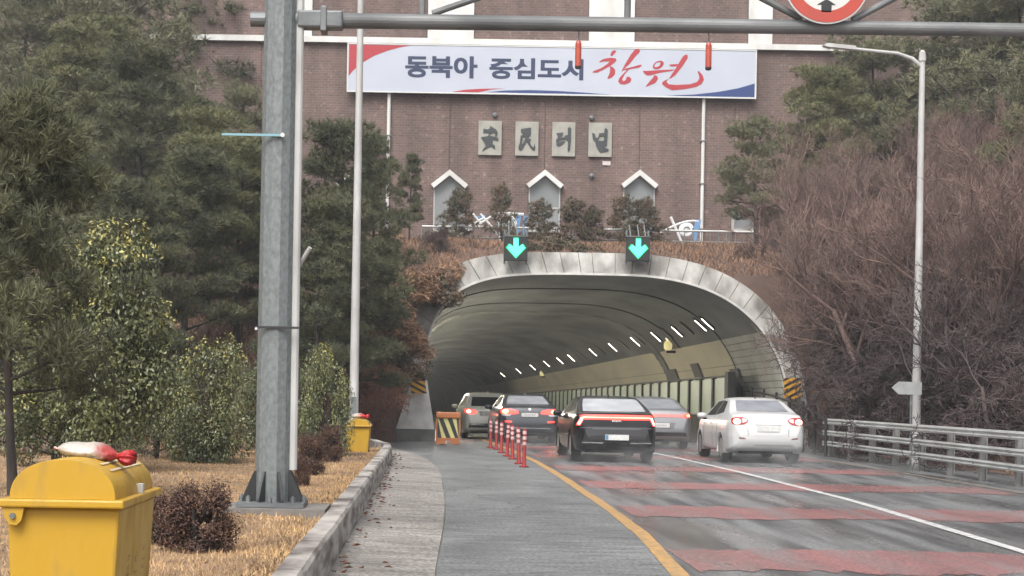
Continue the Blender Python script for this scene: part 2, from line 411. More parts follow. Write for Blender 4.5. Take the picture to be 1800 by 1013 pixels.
# ------------------------------------------------------------------ grass
def blades(name, X, Y, Z, hgt, wid, lean, m, parent=None):
    n = len(X); a = rng.uniform(0, 2 * np.pi, n); h = hgt * rng.uniform(.5, 1.3, n); wd = wid * rng.uniform(.6, 1.4, n)
    la = rng.uniform(0, 2 * np.pi, n); ll = lean * rng.uniform(0, 1, n) * h
    p = np.stack([X, Y, Z - .015], -1); sx = np.stack([np.cos(a) * wd, np.sin(a) * wd, np.zeros(n)], -1)
    tip = p + np.stack([np.cos(la) * ll, np.sin(la) * ll, h * np.sqrt(np.maximum(.1, 1 - (ll / h) ** 2 * .7))], -1)
    V = np.stack([p - sx, p + sx, tip], 1).reshape(-1, 3)
    return npmesh(name, V, np.arange(n * 3).reshape(-1, 3), m, parent)
n = 190000
u = rng.uniform(0, 1, n)
gy = 5.0 + 31 * u ** 1.25; gxx = -1.02 - rng.uniform(0, 1, n) ** 1.3 * (2.0 + gy * .34)
keepg = (np.sin(gxx * 3.1 + np.sin(gy * 1.3) * 2) + np.sin(gy * 2.3 + gxx) > -1.45) | (rng.uniform(0, 1, n) < .5)
gxx, gy = gxx[keepg], gy[keepg]; gxx = gxx + (kerb_x(gy) + .78) * np.exp(-np.maximum(0, -.96 - gxx) / 2)
g = stuff(blades('lawn_grass', gxx, gy, hz(gxx, gy), 0.055, 0.006, 1.3, M_drygrass))
tag(g, 'short dry straw coloured lawn grass on the verge behind the kerb', 'grass')
# embankment grass over and beside the portal
n = 150000
ex = rng.uniform(-16, 14, n); ey = rng.uniform(35, 65, n)
ok = ~((ex > -1.6) & (ex < 12.2) & (ey < 52.4)) & (np.sin(ex * 1.3 + 2) + np.sin(ey * 1.1 + ex) + rng.normal(0, .5, n) > -1.0)
ex, ey = ex[ok], ey[ok]
ok2 = (ey < 63.5); ex, ey = ex[ok2], ey[ok2]
g = stuff(blades('embankment_grass', ex, ey, hz(ex, ey), 0.20 - 0.08 * sstep((ey - 56) / 6), 0.020, 1.05, M_rustgrass))
tag(g, 'long rust brown dry grass on the embankment around the tunnel mouth', 'grass')

# ------------------------------------------------------------------ tunnel
tun = empty('tunnel', (5.35, YP, 0), 'road tunnel with a pale concrete arched portal under the brick building', 'tunnel')
def tp(o): o.parent = tun; o.matrix_parent_inverse = Matrix.Translation((-5.35, -YP, 0)); return o
M_lining = mat('tunnel_lining', (0.25, 0.255, 0.235), .8, (0.13, 0.135, 0.125), .6, stretch=(1, .35, 1), bump=.2, bscale=8, detail=8)
M_cream = mat('cream_panel', (0.78, 0.71, 0.52), .45, (0.64, 0.59, 0.44), .8, stretch=(1, .3, 1))
M_cream2 = mat('pale_tile', (0.66, 0.645, 0.57), .5, (0.50, 0.49, 0.43), 1.2)
M_jnt = mat('dark_joint', (0.05, 0.05, 0.045), .8)
NS = 44
ty = list(np.arange(YP - .05, 72, 1.5)) + list(np.arange(72, 332, 5.0))
V = []; Fc = []
for y in ty:
    g_ = 0.0 if y < 71 else -0.10
    for k in range(NS + 1):
        dx, z = arch(math.pi * k / NS, A0 + g_, B0 + g_)
        V.append((float(tcx(y)) + dx, y, z + float(tz(y)) - (.05 if k in (0, NS) else 0)))
for i in range(len(ty) - 1):
    for k in range(NS):
        a = i * (NS + 1) + k; Fc.append((a, a + 1, a + NS + 2, a + NS + 1))
e = len(ty) - 1
Fc.append(tuple(e * (NS + 1) + k for k in range(NS + 1)))  # added dead end, keeps outside light out of the tunnel
tp(meshobj('lining', V, Fc, M_lining, None, True))
# outer shell so the arch has real thickness (light-tight)
V = []; Fc = []
for y in ty:
    for k in range(NS + 1):
        dx, z = arch(math.pi * k / NS, A1 - .05, B1 - .05); V.append((float(tcx(y)) + dx, y + .1, z + float(tz(y))))
for i in range(len(ty) - 1):
    for k in range(NS): a = i * (NS + 1) + k; Fc.append((a, a + 1, a + NS + 2, a + NS + 1))
tp(meshobj('shell', V, Fc, M_conc, None, True))
def rib(y, w_, dep, m, name, k0=0, k1=NS):
    V = []; Fc = []
    for yy_ in (y, y + w_):
        for k in range(k0, k1 + 1):
            t_ = math.pi * k / NS
            for g_ in (0.02, -dep):
                gg = 0.0 if y < 71 else -.1
                dx, z = arch(t_, A0 + g_ + gg, B0 + g_ + gg); V.append((float(tcx(yy_)) + dx, yy_, z + float(tz(yy_))))
    m_ = (k1 - k0 + 1) * 2
    for k in range(k1 - k0):
        a = 2 * k; Fc += [(a, a + 1, a + 3, a + 2), (m_ + a, m_ + a + 2, m_ + a + 3, m_ + a + 1), (a + 1, m_ + a + 1, m_ + a + 3, a + 3)]
    return tp(meshobj(name, V, Fc, m))
rib(70.9, .35, .14, mat('rib_conc', (.30, .30, .27), .8, (.2, .2, .18), 2), 'lining_rib')
for y in (58.2, 66.3): rib(y, .09, .035, M_jnt, 'lining_joint')
# portal ring: separate concrete facing panels
M_ring = mat('portal_concrete', (0.46, 0.45, 0.42), .85, (0.17, 0.16, 0.145), 1.7, bump=.35, bscale=14, stretch=(1, 1, .6))
pts_i = [arch(math.pi * k / 400, A0, B0) for k in range(401)]
Ls = np.concatenate([[0], np.cumsum([math.dist(pts_i[i], pts_i[i + 1]) for i in range(400)])])
nseg = int(Ls[-1] / 0.5)
for s_ in range(nseg):
    l0, l1 = Ls[-1] * s_ / nseg + .008, Ls[-1] * (s_ + 1) / nseg - .008
    ts = [float(np.interp(l, Ls, np.linspace(0, math.pi, 401))) for l in (l0, (l0 + l1) / 2, l1)]
    pr = random.uniform(-.02, .02)
    V = []
    for yv in (YP - .28 + pr, YP + .3):
        for t_ in ts:
            for a_, b_, ya in ((A0, B0, 0), (A1, B1, .22)):
                dx, z = arch(t_, a_, b_); V.append((5.35 + dx, yv + (ya if yv < YP else 0), z))
    Fc = [(0, 1, 3, 2), (2, 3, 5, 4), (6, 8, 9, 7), (8, 10, 11, 9), (0, 2, 8, 6), (2, 4, 10, 8), (1, 7, 9, 3), (3, 9, 11, 5), (0, 6, 7, 1), (4, 5, 11, 10)]
    ob = MB().add(V, Fc).build('portal_panel', M_ring); tp(ob)
V = []; Fc = []                                    # thin pale lip under the ring
for k in range(81):
    for a_, b_ in ((A0 + .01, B0 + .01), (A0 - .05, B0 - .05)):
        for yv in (YP - .34, YP - .27):
            dx, z = arch(math.pi * k / 80, a_, b_); V.append((5.35 + dx, yv, z))
for k in range(80):
    a = 4 * k; Fc += [(a, a + 2, a + 6, a + 4), (a + 2, a + 3, a + 7, a + 6), (a, a + 4, a + 5, a + 1), (a + 1, a + 5, a + 7, a + 3)]
tp(MB().add(V, Fc).build('portal_lip', mat('lip', (.62, .61, .58), .8, (.45, .44, .42), 3)))
# splayed left foot of the portal
ft = lambda u, v, d: Vector((u, d, v))
tp(MB().prism([[(-1.02, .36), (.12, .36), (.07, .75), (-.03, 1.3), (-.12, 1.9), (-.2, 2.9), (-.5, 2.9), (-.55, 1.9), (-.8, 1.1)]], ft, YP - .75, YP - .2).build('portal_foot', mat('foot_white', (.66, .655, .63), .8, (.5, .49, .47), 2.5)))
tp(MB().prism([[(-1.1, -.3), (.16, -.3), (.15, .35), (-1.1, .35)]], ft, YP - .82, YP - .15).build('foot_plinth', mat('plinth_conc', (.16, .16, .15), .8, (.11, .11, .105), 3)))
tp(MB().prism([[(-2.9, -.3), (-1.12, -.3), (-1.12, .36), (-2.9, .42)]], ft, YP - 1.3, YP - .8).build('toe_wall', mat('toe_conc', (.19, .185, .17), .8, (.12, .12, .11), 2)))
# right wall: cream panels in rows, on the curve of the lining
def wallpiece(name, y0, y1, z0, z1, m, inset=.05, side=1):
    V = []; Fc = []
    nz_ = 3
    for yv in (y0, y1):
        g_ = 0 if yv < 71 else -.1
        for k in range(nz_ + 1):
            z = z0 + (z1 - z0) * k / nz_
            x = arch_x(max(z, .02), A0 + g_, B0 + g_)
            V += [(float(tcx(yv)) + side * (x - inset), yv, z + float(tz(yv))), (float(tcx(yv)) + side * (x + .02), yv, z + float(tz(yv)))]
    m_ = 2 * (nz_ + 1)
    for k in range(nz_):
        a = 2 * k; Fc += [(a, a + 2, m_ + a + 2, m_ + a), (a, a + 1, a + 3, a + 2), (m_ + a, m_ + a + 2, m_ + a + 3, m_ + a + 1)]
    Fc += [(0, m_, m_ + 1, 1), (m_ - 2, m_ - 1, 2 * m_ - 1, 2 * m_ - 2)]
    return tp(MB().add(V, Fc).build(name, m))
for k in range(15):
    wallpiece('tile_strip', YP + .1, 58.1, .35 + k * .21, .35 + k * .21 + .19, M_cream2)
for sd in (1,):
    yv = 58.35
    while yv < 190:
        ln = 3.9 if yv < 110 else 13.0
        for (za, zb) in ((.9, 1.75), (1.77, 2.62), (2.64, 3.48)):
            wallpiece('wall_panel', yv, yv + ln - .035, za, zb, M_cream, .05, sd)
        yv += ln
for (y0, z0, y1, z1) in ((69.5, 1.9, 71.2, 2.75), (64.3, 2.1, 65.7, 2.85), (57.6, 1.5, 58.9, 2.5)):
    wallpiece('wall_cabinet', y0, y1, z0, z1, mat('cabinet_grey', (.15, .145, .14), .5), .14)
# walkway parapet with pale green panels
def path_box(name, m, y0, y1, dx0, dx1, z0, z1):
    V = []
    for yv in (y0, y1):
        for dx in (dx0, dx1):
            for z in (z0, z1): V.append((float(tcx(yv)) + dx, yv, z + float(tz(yv))))
    return tp(MB().add(V, [(0, 1, 3, 2), (4, 6, 7, 5), (0, 4, 5, 1), (2, 3, 7, 6), (1, 5, 7, 3), (0, 2, 6, 4)]).build(name, m))
M_green = mat('pale_green_panel', (0.52, 0.64, 0.48), .4, (0.42, 0.53, 0.39), .7, stretch=(1, .5, 1))
M_greend = mat('dark_green_post', (0.05, 0.065, 0.045), .6)
M_par = mat('parapet_conc', (.13, .115, .105), .8, (.085, .08, .075), 1.5)
yv = 56.6; k = 0
while yv < 150:
    path_box('parapet_base', M_par, yv, yv + 2.28, 4.55, 5.3, -.05, .92)
    path_box('green_panel', M_green, yv + .28, yv + 2.28, 4.62, 4.66, .94, 2.16)
    path_box('panel_post', M_greend, yv, yv + .26, 4.56, 4.70, .93, 2.2)
    yv += 2.3
path_box('panel_post', mat('end_post', (.06, .06, .055), .6), 56.0, 56.5, 4.5, 4.75, 0, 2.35)
path_box('panel_rail', M_greend, 56.6, yv, 4.6, 4.69, 2.2, 2.26)

# lamps in the tunnel
M_lamp = mat('lamp_lit', (.9, .9, .85), .4, emit=(1.0, .93, .78), estr=10.0)
M_lampAdded = mat('lamp_added_left', (.9, .9, .85), .4, emit=(1.0, .91, .74), estr=1700.0)  # far brighter than the right row, only to brighten the cream wall
M_fix = mat('lamp_case', (.06, .06, .06), .6)
lampM = None
def tunnel_lamp(y, z, side, lit=True):
    n_ = 2.6 if side > 0 else 4.4; g_ = .14 if y < 70.8 else .27
    x0 = arch_x(z - .22, A0, B0, n_) - g_; x1 = arch_x(z + .22, A0, B0, n_) - g_
    c = float(tcx(y)); b = float(tz(y))
    e = empty('tunnel_lamp', (c + side * x0, y, z + b), ('lit tube lamp in the row along the right tunnel wall' if lit else 'unlit grey tube lamp in the row along the right tunnel wall') if side > 0 else 'added tube lamp out of view on the left tunnel wall, lighting the cream wall', 'lamp', 'lamps along the right tunnel wall' if side > 0 else 'added lamps out of view on the left tunnel wall')
    p0 = Vector((0, 0, -.22)); p1 = Vector((side * (x1 - x0), 0, .22))
    nrm = Vector((-side * .44, 0, (x1 - x0))).normalized() * -1
    nrm = Vector((-side * .7, 0, -.7))
    mb = MB().tube([p0 - nrm * .09, p1 - nrm * .09], .07, 8); mb.build('case', M_fix, e)
    MB().tube([p0 * .8, p1 * .8], .021, 8).build('tube', (M_lamp if side > 0 else M_lampAdded) if lit else mat('lamp_unlit', (.5, .5, .48), .5), e)
yv = 57.6
for y in (57.7, 58.9, 61.6, 63.7, 66.0, 68.6, 72.2, 73.4, 77, 80.5, 85, 88, 93, 98, 104, 112, 122, 134, 150):
    tunnel_lamp(y, 4.0, 1, y not in (61.6, 66.0, 72.2, 77, 85, 93))
for y in (60, 65, 70, 76, 83, 91, 100, 111, 124, 140):  # unseen left row, added to light the cream wall opposite
    tunnel_lamp(y, 3.05, -1)
# yellow warning beacon on the cream wall, small far lamp
for (y, z, lab) in ((67.4, 3.62, 'yellow warning lamp on top of the cream wall near the dark cabinet'), (120, 3.55, 'small far yellow lamp on the cream tunnel wall')):
    c = float(tcx(y)) + arch_x(z, A0, B0) - .2
    e = empty('warning_lamp', (c, y, z + float(tz(y))), lab, 'lamp')
    MB().lathe([(.10, -.2), (.16, -.12), (.17, .05), (.12, .16), (.04, .2)], 14).build('globe', mat('beacon', (.75, .68, .32), .4, emit=(1, .85, .4), estr=.35), e, True)
    MB().lathe([(.07, .2), (.10, .26), (.10, .42), (.05, .48)], 12).build('top_light', mat('beacon2', (.8, .8, .6), .4, emit=(1, .95, .7), estr=.5), e, True)
    MB().box(-.05, .3, -.06, .06, -.3, -.2).build('bracket', M_black, e)

# lane signals above the portal
M_led = mat('led_arrow', (.05, .5, .35), .4, emit=(.08, 1.0, .52), estr=1.5)
M_led2 = mat('led_glow', (.0, .25, .08), .4, emit=(.0, .55, .12), estr=.8)
for px, py, lab in ((907, 437, 'black lane signal with lit green down arrow over the left lane'), (1122, 438, 'black lane signal with lit green down arrow over the right lane')):
    c = W(px, py, YP - .7)
    e = empty('lane_signal', (c.x, c.y, c.z - .36), lab, 'traffic signal')
    MB().box(-.35, .35, 0, .22, 0, .72).build('housing', mat('signal_black', (.016, .018, .017), .45), e, bevel=.012)
    MB().box(-.37, .37, -.02, .24, .72, .75).build('visor', M_galvd, e)
    ar = [(-.07, .66), (.07, .66), (.07, .40), (.19, .49), (.27, .38), (0, .08), (-.27, .38), (-.19, .49), (-.07, .40)]
    MB().prism([ar], lambda u, v, d: Vector((u, d, v)), -.028, -.006).build('arrow', M_led, e)
    cx_, cy_ = 0, .38
    MB().prism([[(x * 1.14, .37 + (z - .37) * 1.1) for x, z in ar]], lambda u, v, d: Vector((u, d, v)), -.012, -.002).build('arrow_edge', M_led2, e)
    for sx in (-.33, .33):
        MB().tube([(sx, .25, .95), (sx, .25, -.1)], .03, 8).build('bracket', M_galv, e)
    for sx in (-.2, .05, .25):
        MB().tube([(sx, .3, .75), (sx, .75, 1.15)], .022, 6).build('stay', M_galv, e)
# striped hazard boards
M_haz = mat('hazard_yellow', (.72, .38, .03), .5, (.6, .30, .03), 6)
def hazard(px, py, d, wd, ht, lab, rake=0):
    c = W(px, py, d)
    e = empty('hazard_board', (c.x, c.y, c.z), lab, 'sign')
    fn = lambda u, v, dd: Vector((u + rake * v, dd, v))
    MB().prism([[(-wd / 2, -ht / 2), (wd / 2, -ht / 2), (wd / 2, ht / 2), (-wd / 2, ht / 2)]], fn, 0, .03).build('board', M_haz, e)
    s_ = -1
    for k in range(-3, 6):
        z0 = -ht / 2 + k * .2
        poly = []
        a = [(-wd / 2, z0 + .0), (wd / 2, z0 + s_ * .28 * wd / .5), (wd / 2, z0 + s_ * .28 * wd / .5 + .085), (-wd / 2, z0 + .085)]
        a = [(u, v) for u, v in a]
        # clip in v
        lo_, hi_ = -ht / 2, ht / 2
        def clip(poly, f):
            out = []
            for i in range(len(poly)):
                p_, q_ = poly[i], poly[(i + 1) % len(poly)]; fp, fq = f(p_), f(q_)
                if fp >= 0: out.append(p_)
                if fp * fq < 0: s2 = fp / (fp - fq); out.append((p_[0] + (q_[0] - p_[0]) * s2, p_[1] + (q_[1] - p_[1]) * s2))
            return out
        a = clip(a, lambda p_: p_[1] - lo_); a = clip(a, lambda p_: hi_ - p_[1]) if len(a) > 2 else a
        if len(a) > 2: MB().prism([a], fn, -.006, -.001).build('stripe', M_black, e)
    return e
hazard(734, 674, YP - 1.0, .46, .60, 'black and yellow striped hazard board on the left portal foot', -.18)
hb = hazard(1393, 683, YP - .6, .5, .62, 'black and yellow striped hazard board at the right portal edge')
for ch in hb.children:
    if ch.name.startswith('stripe'): ch.scale = (-1, 1, 1)

# ------------------------------------------------------------------ building above the portal
YB = 72.0
M_brick = bpy.data.materials.new('brick'); M_brick.use_nodes = True
t = M_brick.node_tree; N = t.nodes; L = t.links; p = N['Principled BSDF']; p.inputs['Roughness'].default_value = .85
tc = N.new('ShaderNodeTexCoord'); sx = N.new('ShaderNodeSeparateXYZ'); L.new(tc.outputs['Object'], sx.inputs[0])
cb = N.new('ShaderNodeCombineXYZ'); L.new(sx.outputs[0], cb.inputs[0]); L.new(sx.outputs[2], cb.inputs[1])
bt = N.new('ShaderNodeTexBrick'); L.new(cb.outputs[0], bt.inputs['Vector']); bt.inputs['Scale'].default_value = 1.0
bt.inputs['Brick Width'].default_value = .26; bt.inputs['Row Height'].default_value = .11; bt.inputs['Mortar Size'].default_value = .011
bt.inputs['Color1'].default_value = (.165, .103, .086, 1); bt.inputs['Color2'].default_value = (.115, .075, .064, 1); bt.inputs['Mortar'].default_value = (.175, .145, .135, 1)
ns = N.new('ShaderNodeTexNoise'); ns.inputs['Scale'].default_value = .35; ns.inputs['Detail'].default_value = 8; mpv = N.new('ShaderNodeMapping'); mpv.inputs['Scale'].default_value = (3.2, .35, 1); L.new(cb.outputs[0], mpv.inputs[0]); L.new(mpv.outputs[0], ns.inputs['Vector'])
mr = N.new('ShaderNodeMapRange'); mr.inputs[1].default_value = .3; mr.inputs[2].default_value = .7; mr.inputs[3].default_value = .72; mr.inputs[4].default_value = 1.2; L.new(ns.outputs['Fac'], mr.inputs[0])
n2 = N.new('ShaderNodeTexNoise'); n2.inputs['Scale'].default_value = 5; n2.inputs['Detail'].default_value = 3; L.new(cb.outputs[0], n2.inputs['Vector'])
m2 = N.new('ShaderNodeMapRange'); m2.inputs[1].default_value = .60; m2.inputs[2].default_value = .70; m2.inputs[3].default_value = 0; m2.inputs[4].default_value = .5; L.new(n2.outputs['Fac'], m2.inputs[0])
mxx = N.new('ShaderNodeMix'); mxx.data_type = 'RGBA'; L.new(m2.outputs[0], mxx.inputs[0]); L.new(bt.outputs[0], mxx.inputs[6]); mxx.inputs[7].default_value = (.34, .26, .24, 1)
hv = N.new('ShaderNodeHueSaturation'); L.new(mr.outputs[0], hv.inputs['Value']); L.new(mxx.outputs[2], hv.inputs['Color']); L.new(hv.outputs[0], p.inputs['Base Color'])
bld = empty('brick_building', (4.5, YB, 6.9), 'dark red brick building with white pilasters above the tunnel mouth', 'building')
def bp(o): o.parent = bld; o.matrix_parent_inverse = Matrix.Translation((-4.5, -YB, -6.9)); return o
fx = lambda px, py=300: W(px, py, YB).x
fzb = lambda py, px=934: W(px, py, YB).z
X0, X1, ZC = -14.5, 23.0, W(880, 77, YB).z
jn = [fx(456), fx(623), fx(790), fx(957), fx(1123), fx(1290)]
edges = [X0] + jn + [X1]
for a, b in zip(edges[:-1], edges[1:]):
    bp(MB().box(a + .02, b - .02, YB, YB + .4, 6.3, ZC - .12).build('wall_panel', M_brick))
bp(MB().box(X0 + .05, X1 - .05, YB + .05, YB + 14, 6.3, 24).build('wall_core', M_brick))
bp(MB().box(X0 - .1, X1 + .1, YB - .22, YB + .3, ZC - .1, ZC + .14).build('cornice', M_white))
for (a, b) in ((505, 549), (752, 833), (1035, 1115), (1315, 1357)):
    bp(MB().box(fx(a, 40), fx(b, 40), YB - .14, YB + .04, ZC + .16, 23.9).build('pilaster', M_white))
pe = [X0, fx(505, 40), fx(549, 40), fx(752, 40), fx(833, 40), fx(1035, 40), fx(1115, 40), fx(1315, 40), fx(1357, 40), X1]
for i in range(0, 10, 2):
    bp(MB().box(pe[i] + .03, pe[i + 1] - .03, YB - .06, YB + .045, ZC + .16, 23.8).build('upper_panel', M_brick))
bp(MB().box(X0 - .3, X1 + .3, YB - .4, YB + 14.3, 24, 24.5).build('parapet', M_white))
M_glass = mat('window_glass', (.17, .185, .19), .15, (.24, .25, .255), .5, spec=.6)
for i, px in enumerate((456, 623, 790, 957, 1123)):
    c = fx(px, 330); sill = fzb(405, px); ap = fzb(300, px)
    wn = MB().prism([[(c - .62, sill), (c + .62, sill), (c + .62, ap - .68), (c, ap - .18), (c - .62, ap - .68)]], lambda u, v, d: Vector((u, d, v)), YB - .03, YB + .1).build('window', M_glass); bp(wn)
    o = MB().prism([[(c - .78, ap - .62), (c, ap), (c + .78, ap - .62), (c + .66, ap - .78), (c, ap - .24), (c - .66, ap - .78)]], lambda u, v, d: Vector((u, d, v)), YB - .34, YB - .005).build('window_hood', M_white); bp(o)
    for sx_ in (-.66, .62):
        bp(MB().box(c + sx_, c + sx_ + .05, YB - .07, YB - .005, sill, ap - .72).build('window_frame', mat('frame_grey', (.42, .42, .41), .5)))
    bp(MB().box(c - .66, c + .67, YB - .12, YB - .004, sill - .1, sill - .003).build('window_sill', M_conc))
    if i in (1, 3, 5): bp(MB().box(c - .615, c + .615, YB - .05, YB - .032, sill + .9, sill + .96).build('window_bar', MATS['frame_grey']))
wa, wb_ = W(1290, 402, YB), W(1332, 372, YB)
bp(MB().box(wa.x, wb_.x, YB - .02, YB + .1, wa.z, wb_.z).build('window', M_glass))
for (a_, b_, c_, d_) in ((wa.x - .12, wb_.x + .12, wb_.z + .002, wb_.z + .13), (wa.x - .12, wb_.x + .12, wa.z - .13, wa.z - .002), (wa.x - .12, wa.x - .002, wa.z, wb_.z), (wb_.x + .002, wb_.x + .12, wa.z, wb_.z)):
    bp(MB().box(a_, b_, YB - .07, YB - .004, c_, d_).build('window_frame', M_conc))
for px in (682, 1234):
    c = fx(px, 300)
    bp(MB().tube([(c, YB - .16, 6.4), (c, YB - .16, ZC - .15)], .075, 10).build('drain_pipe', M_white))
    for z in (8.5, 10.4, 12.2): bp(MB().box(c - .11, c + .11, YB - .25, YB - .005, z, z + .05).build('pipe_clip', M_galv))
bp(MB().box(fx(1059, 287), fx(1073, 287), YB - .05, YB - .002, fzb(291, 1066), fzb(284, 1066)).build('name_plate', mat('plate_pale', (.55, .5, .47), .6)))
for px, py in ((870, 203), (1040, 208), (1040, 310)):
    c = W(px, py, YB); bp(MB().lathe([(.12, 0), (.10, .1), (.03, .14)], 10, Matrix.Translation((c.x, YB, c.z)) @ Matrix.Rotation(R(90), 4, 'X')).build('wall_fitting', M_galvd))

# banner
def strokes(e, polys, org, sc, fn, m, name, d0=-.01, d1=-.001):
    for lp in polys:
        MB().prism([[((u - org[0]) * sc, (org[1] - v) * sc) for u, v in l] for l in lp], fn, d0, d1).build(name, m, e)
s72 = YB / F
bl = W(613, 78, YB - .3); br = W(1328, 90, YB - .3); bb = W(613, 160, YB - .3)
BW, BH = br.x - bl.x, bl.z - bb.z
ban = empty('banner', (bl.x, YB - .36, bl.z - BH), 'long white banner with blue and red lettering on the brick facade', 'banner')
fnb = lambda u, v, d: Vector((u, d, v))
M_ban = mat('banner_cloth', (.46, .49, .56), .6, (.43, .46, .53), .6, bump=.35, bscale=1.1)
M_red2 = mat('banner_red', (.38, .035, .045), .6); M_blu = mat('banner_blue', (.025, .05, .17), .6); M_navy = mat('banner_navy', (.022, .035, .085), .6)
MB().box(0, BW, 0, .05, 0, BH).build('cloth', M_ban, ban)
fr = mat('banner_frame', (.62, .62, .6), .5)
MB().box(-.05, BW + .05, -.02, .08, BH + .002, BH + .05).build('frame', fr, ban); MB().box(-.05, BW + .05, -.02, .08, -.05, -.002).build('frame', fr, ban)
MB().box(-.05, -.002, -.02, .08, 0, BH).build('frame', fr, ban); MB().box(BW + .002, BW + .05, -.02, .08, 0, BH).build('frame', fr, ban)
kx = BW / 715.0; ky = BH / 82.0
# local pixel coords of the banner: u right 0..715, v down 0..82
def bpoly(pts, m, name): MB().prism([[(u * kx, BH - v * ky) for u, v in pts]], fnb, -.008, -.001).build(name, m, ban)
bpoly([(1, 1), (108, 1), (92, 4), (70, 10), (45, 20), (22, 34), (8, 47), (1, 56)], M_red2, 'red_corner')
bpoly([(183, 81), (205, 77), (235, 74.5), (275, 73.5), (250, 76), (230, 81)], M_red2, 'red_swoosh')
bpoly([(245, 80.5), (275, 77), (320, 75.5), (365, 76), (410, 78), (460, 80.8)], M_blu, 'blue_swoosh')
bpoly([(560, 81), (610, 78), (650, 73), (685, 66), (714, 57), (714, 81)], M_blu, 'blue_swoosh')
def ktext(body, x0, x1, ytop, ybot):
    c = bpy.data.curves.new('t', 'FONT'); c.body = body; c.offset = 0.028; c.space_character = 1.0
    o = bpy.data.objects.new('t', c); COL.objects.link(o)
    bpy.context.view_layer.update()
    me = bpy.data.meshes.new_from_object(o.evaluated_get(bpy.context.evaluated_depsgraph_get()))
    bpy.data.objects.remove(o)
    v = np.array([q_.co[:] for q_ in me.vertices]); mn, mx_ = v.min(0), v.max(0)
    V = []; Fc = []
    for k, (du, dv) in enumerate(((0, 0), (.9, 0), (0, .6), (.9, .6), (.45, .3))):
        b_ = len(V)
        V += [((x0 + du + (a[0] - mn[0]) / (mx_[0] - mn[0]) * (x1 - x0 - .9)) * kx, -.004 - .0006 * k, BH - (ybot - dv - (a[1] - mn[1]) / (mx_[1] - mn[1]) * (ybot - ytop - .6)) * ky) for a in v]
        Fc += [tuple(i_ + b_ for i_ in pl.vertices) for pl in me.polygons]
    meshobj('blue_lettering', V, Fc, M_navy, ban)
ktext('동북아', 100, 227, 18, 57)
ktext('중심도시', 248, 413, 19.5, 57)
S = 8.18
cal = [[(350,150),(365,95),(400,72),(435,85),(420,110),(375,160)],
 [(190,235),(250,200),(350,180),(425,190),(440,215),(415,250),(350,300),(250,355),(170,395),(95,395),(110,375),(230,325),(310,270),(340,235),(260,235),(205,248)],
 [(345,300),(395,320),(425,360),(420,420),(380,465),(320,487),(312,478),(345,400),(350,340)],
 [(512,380),(560,280),(640,140),(700,65),(745,52),(775,75),(765,110),(720,150),(630,270),(560,330),(540,365)],
 [(560,338),(680,310),(760,285),(800,280),(800,300),(760,325),(640,345),(545,365)],
 [(620,352),(560,420),(525,490),(540,520),(580,500),(590,455),(630,455),(660,490),(640,535),(560,567),(500,560),(468,520),(490,465),(560,390),(590,360)],
 [(818,370),(900,370),(1100,355),(1280,350),(1240,370),(1050,400),(930,435),(880,435),(845,410)],
 [(985,430),(1030,445),(1040,490),(1000,545),(930,575),(860,600),(870,585),(930,510),(970,465)],
 [(1198,280),(1250,275),(1325,270),(1310,300),(1250,308),(1215,305)],
 [(1200,475),(1300,320),(1390,165),(1430,135),(1460,145),(1460,190),(1390,300),(1290,430),(1220,480)],
 [(1195,485),(1160,520),(1190,560),(1300,572),(1500,562),(1600,530),(1635,480),(1625,420),(1605,380),(1625,372),(1680,430),(1700,495),(1670,555),(1590,600),(1440,630),(1250,650),(1160,610),(1105,565),(1100,535),(1140,505)]]
def elp(cx_, cy_, rx, ry, ang, n_=20, rev=False):
    o = [(cx_ + rx * math.cos(a) * math.cos(ang) - ry * math.sin(a) * math.sin(ang), cy_ + rx * math.cos(a) * math.sin(ang) + ry * math.sin(a) * math.cos(ang)) for a in [2 * math.pi * i / n_ for i in range(n_)]]
    return o[::-1] if rev else o
def tob(u, v):     # zoom px -> banner px (banner descends to the right by the roll)
    X_, Y_ = 1030 + u / S, 80 + v / S
    return (X_ - 613, Y_ - 78 - (X_ - 613) * 12.3 / 715)
loops = [[l] for l in cal] + [[elp(1040, 285, 84, 54, -.5), elp(1028, 280, 50, 28, -.6, rev=True)]]
for k, lp in enumerate(loops):
    MB().prism([[(a * kx, BH - b * ky) for a, b in [tob(*q_) for q_ in l]] for l in lp], fnb, -.007 - .0004 * k, -.001).build('red_lettering', M_red2, ban)
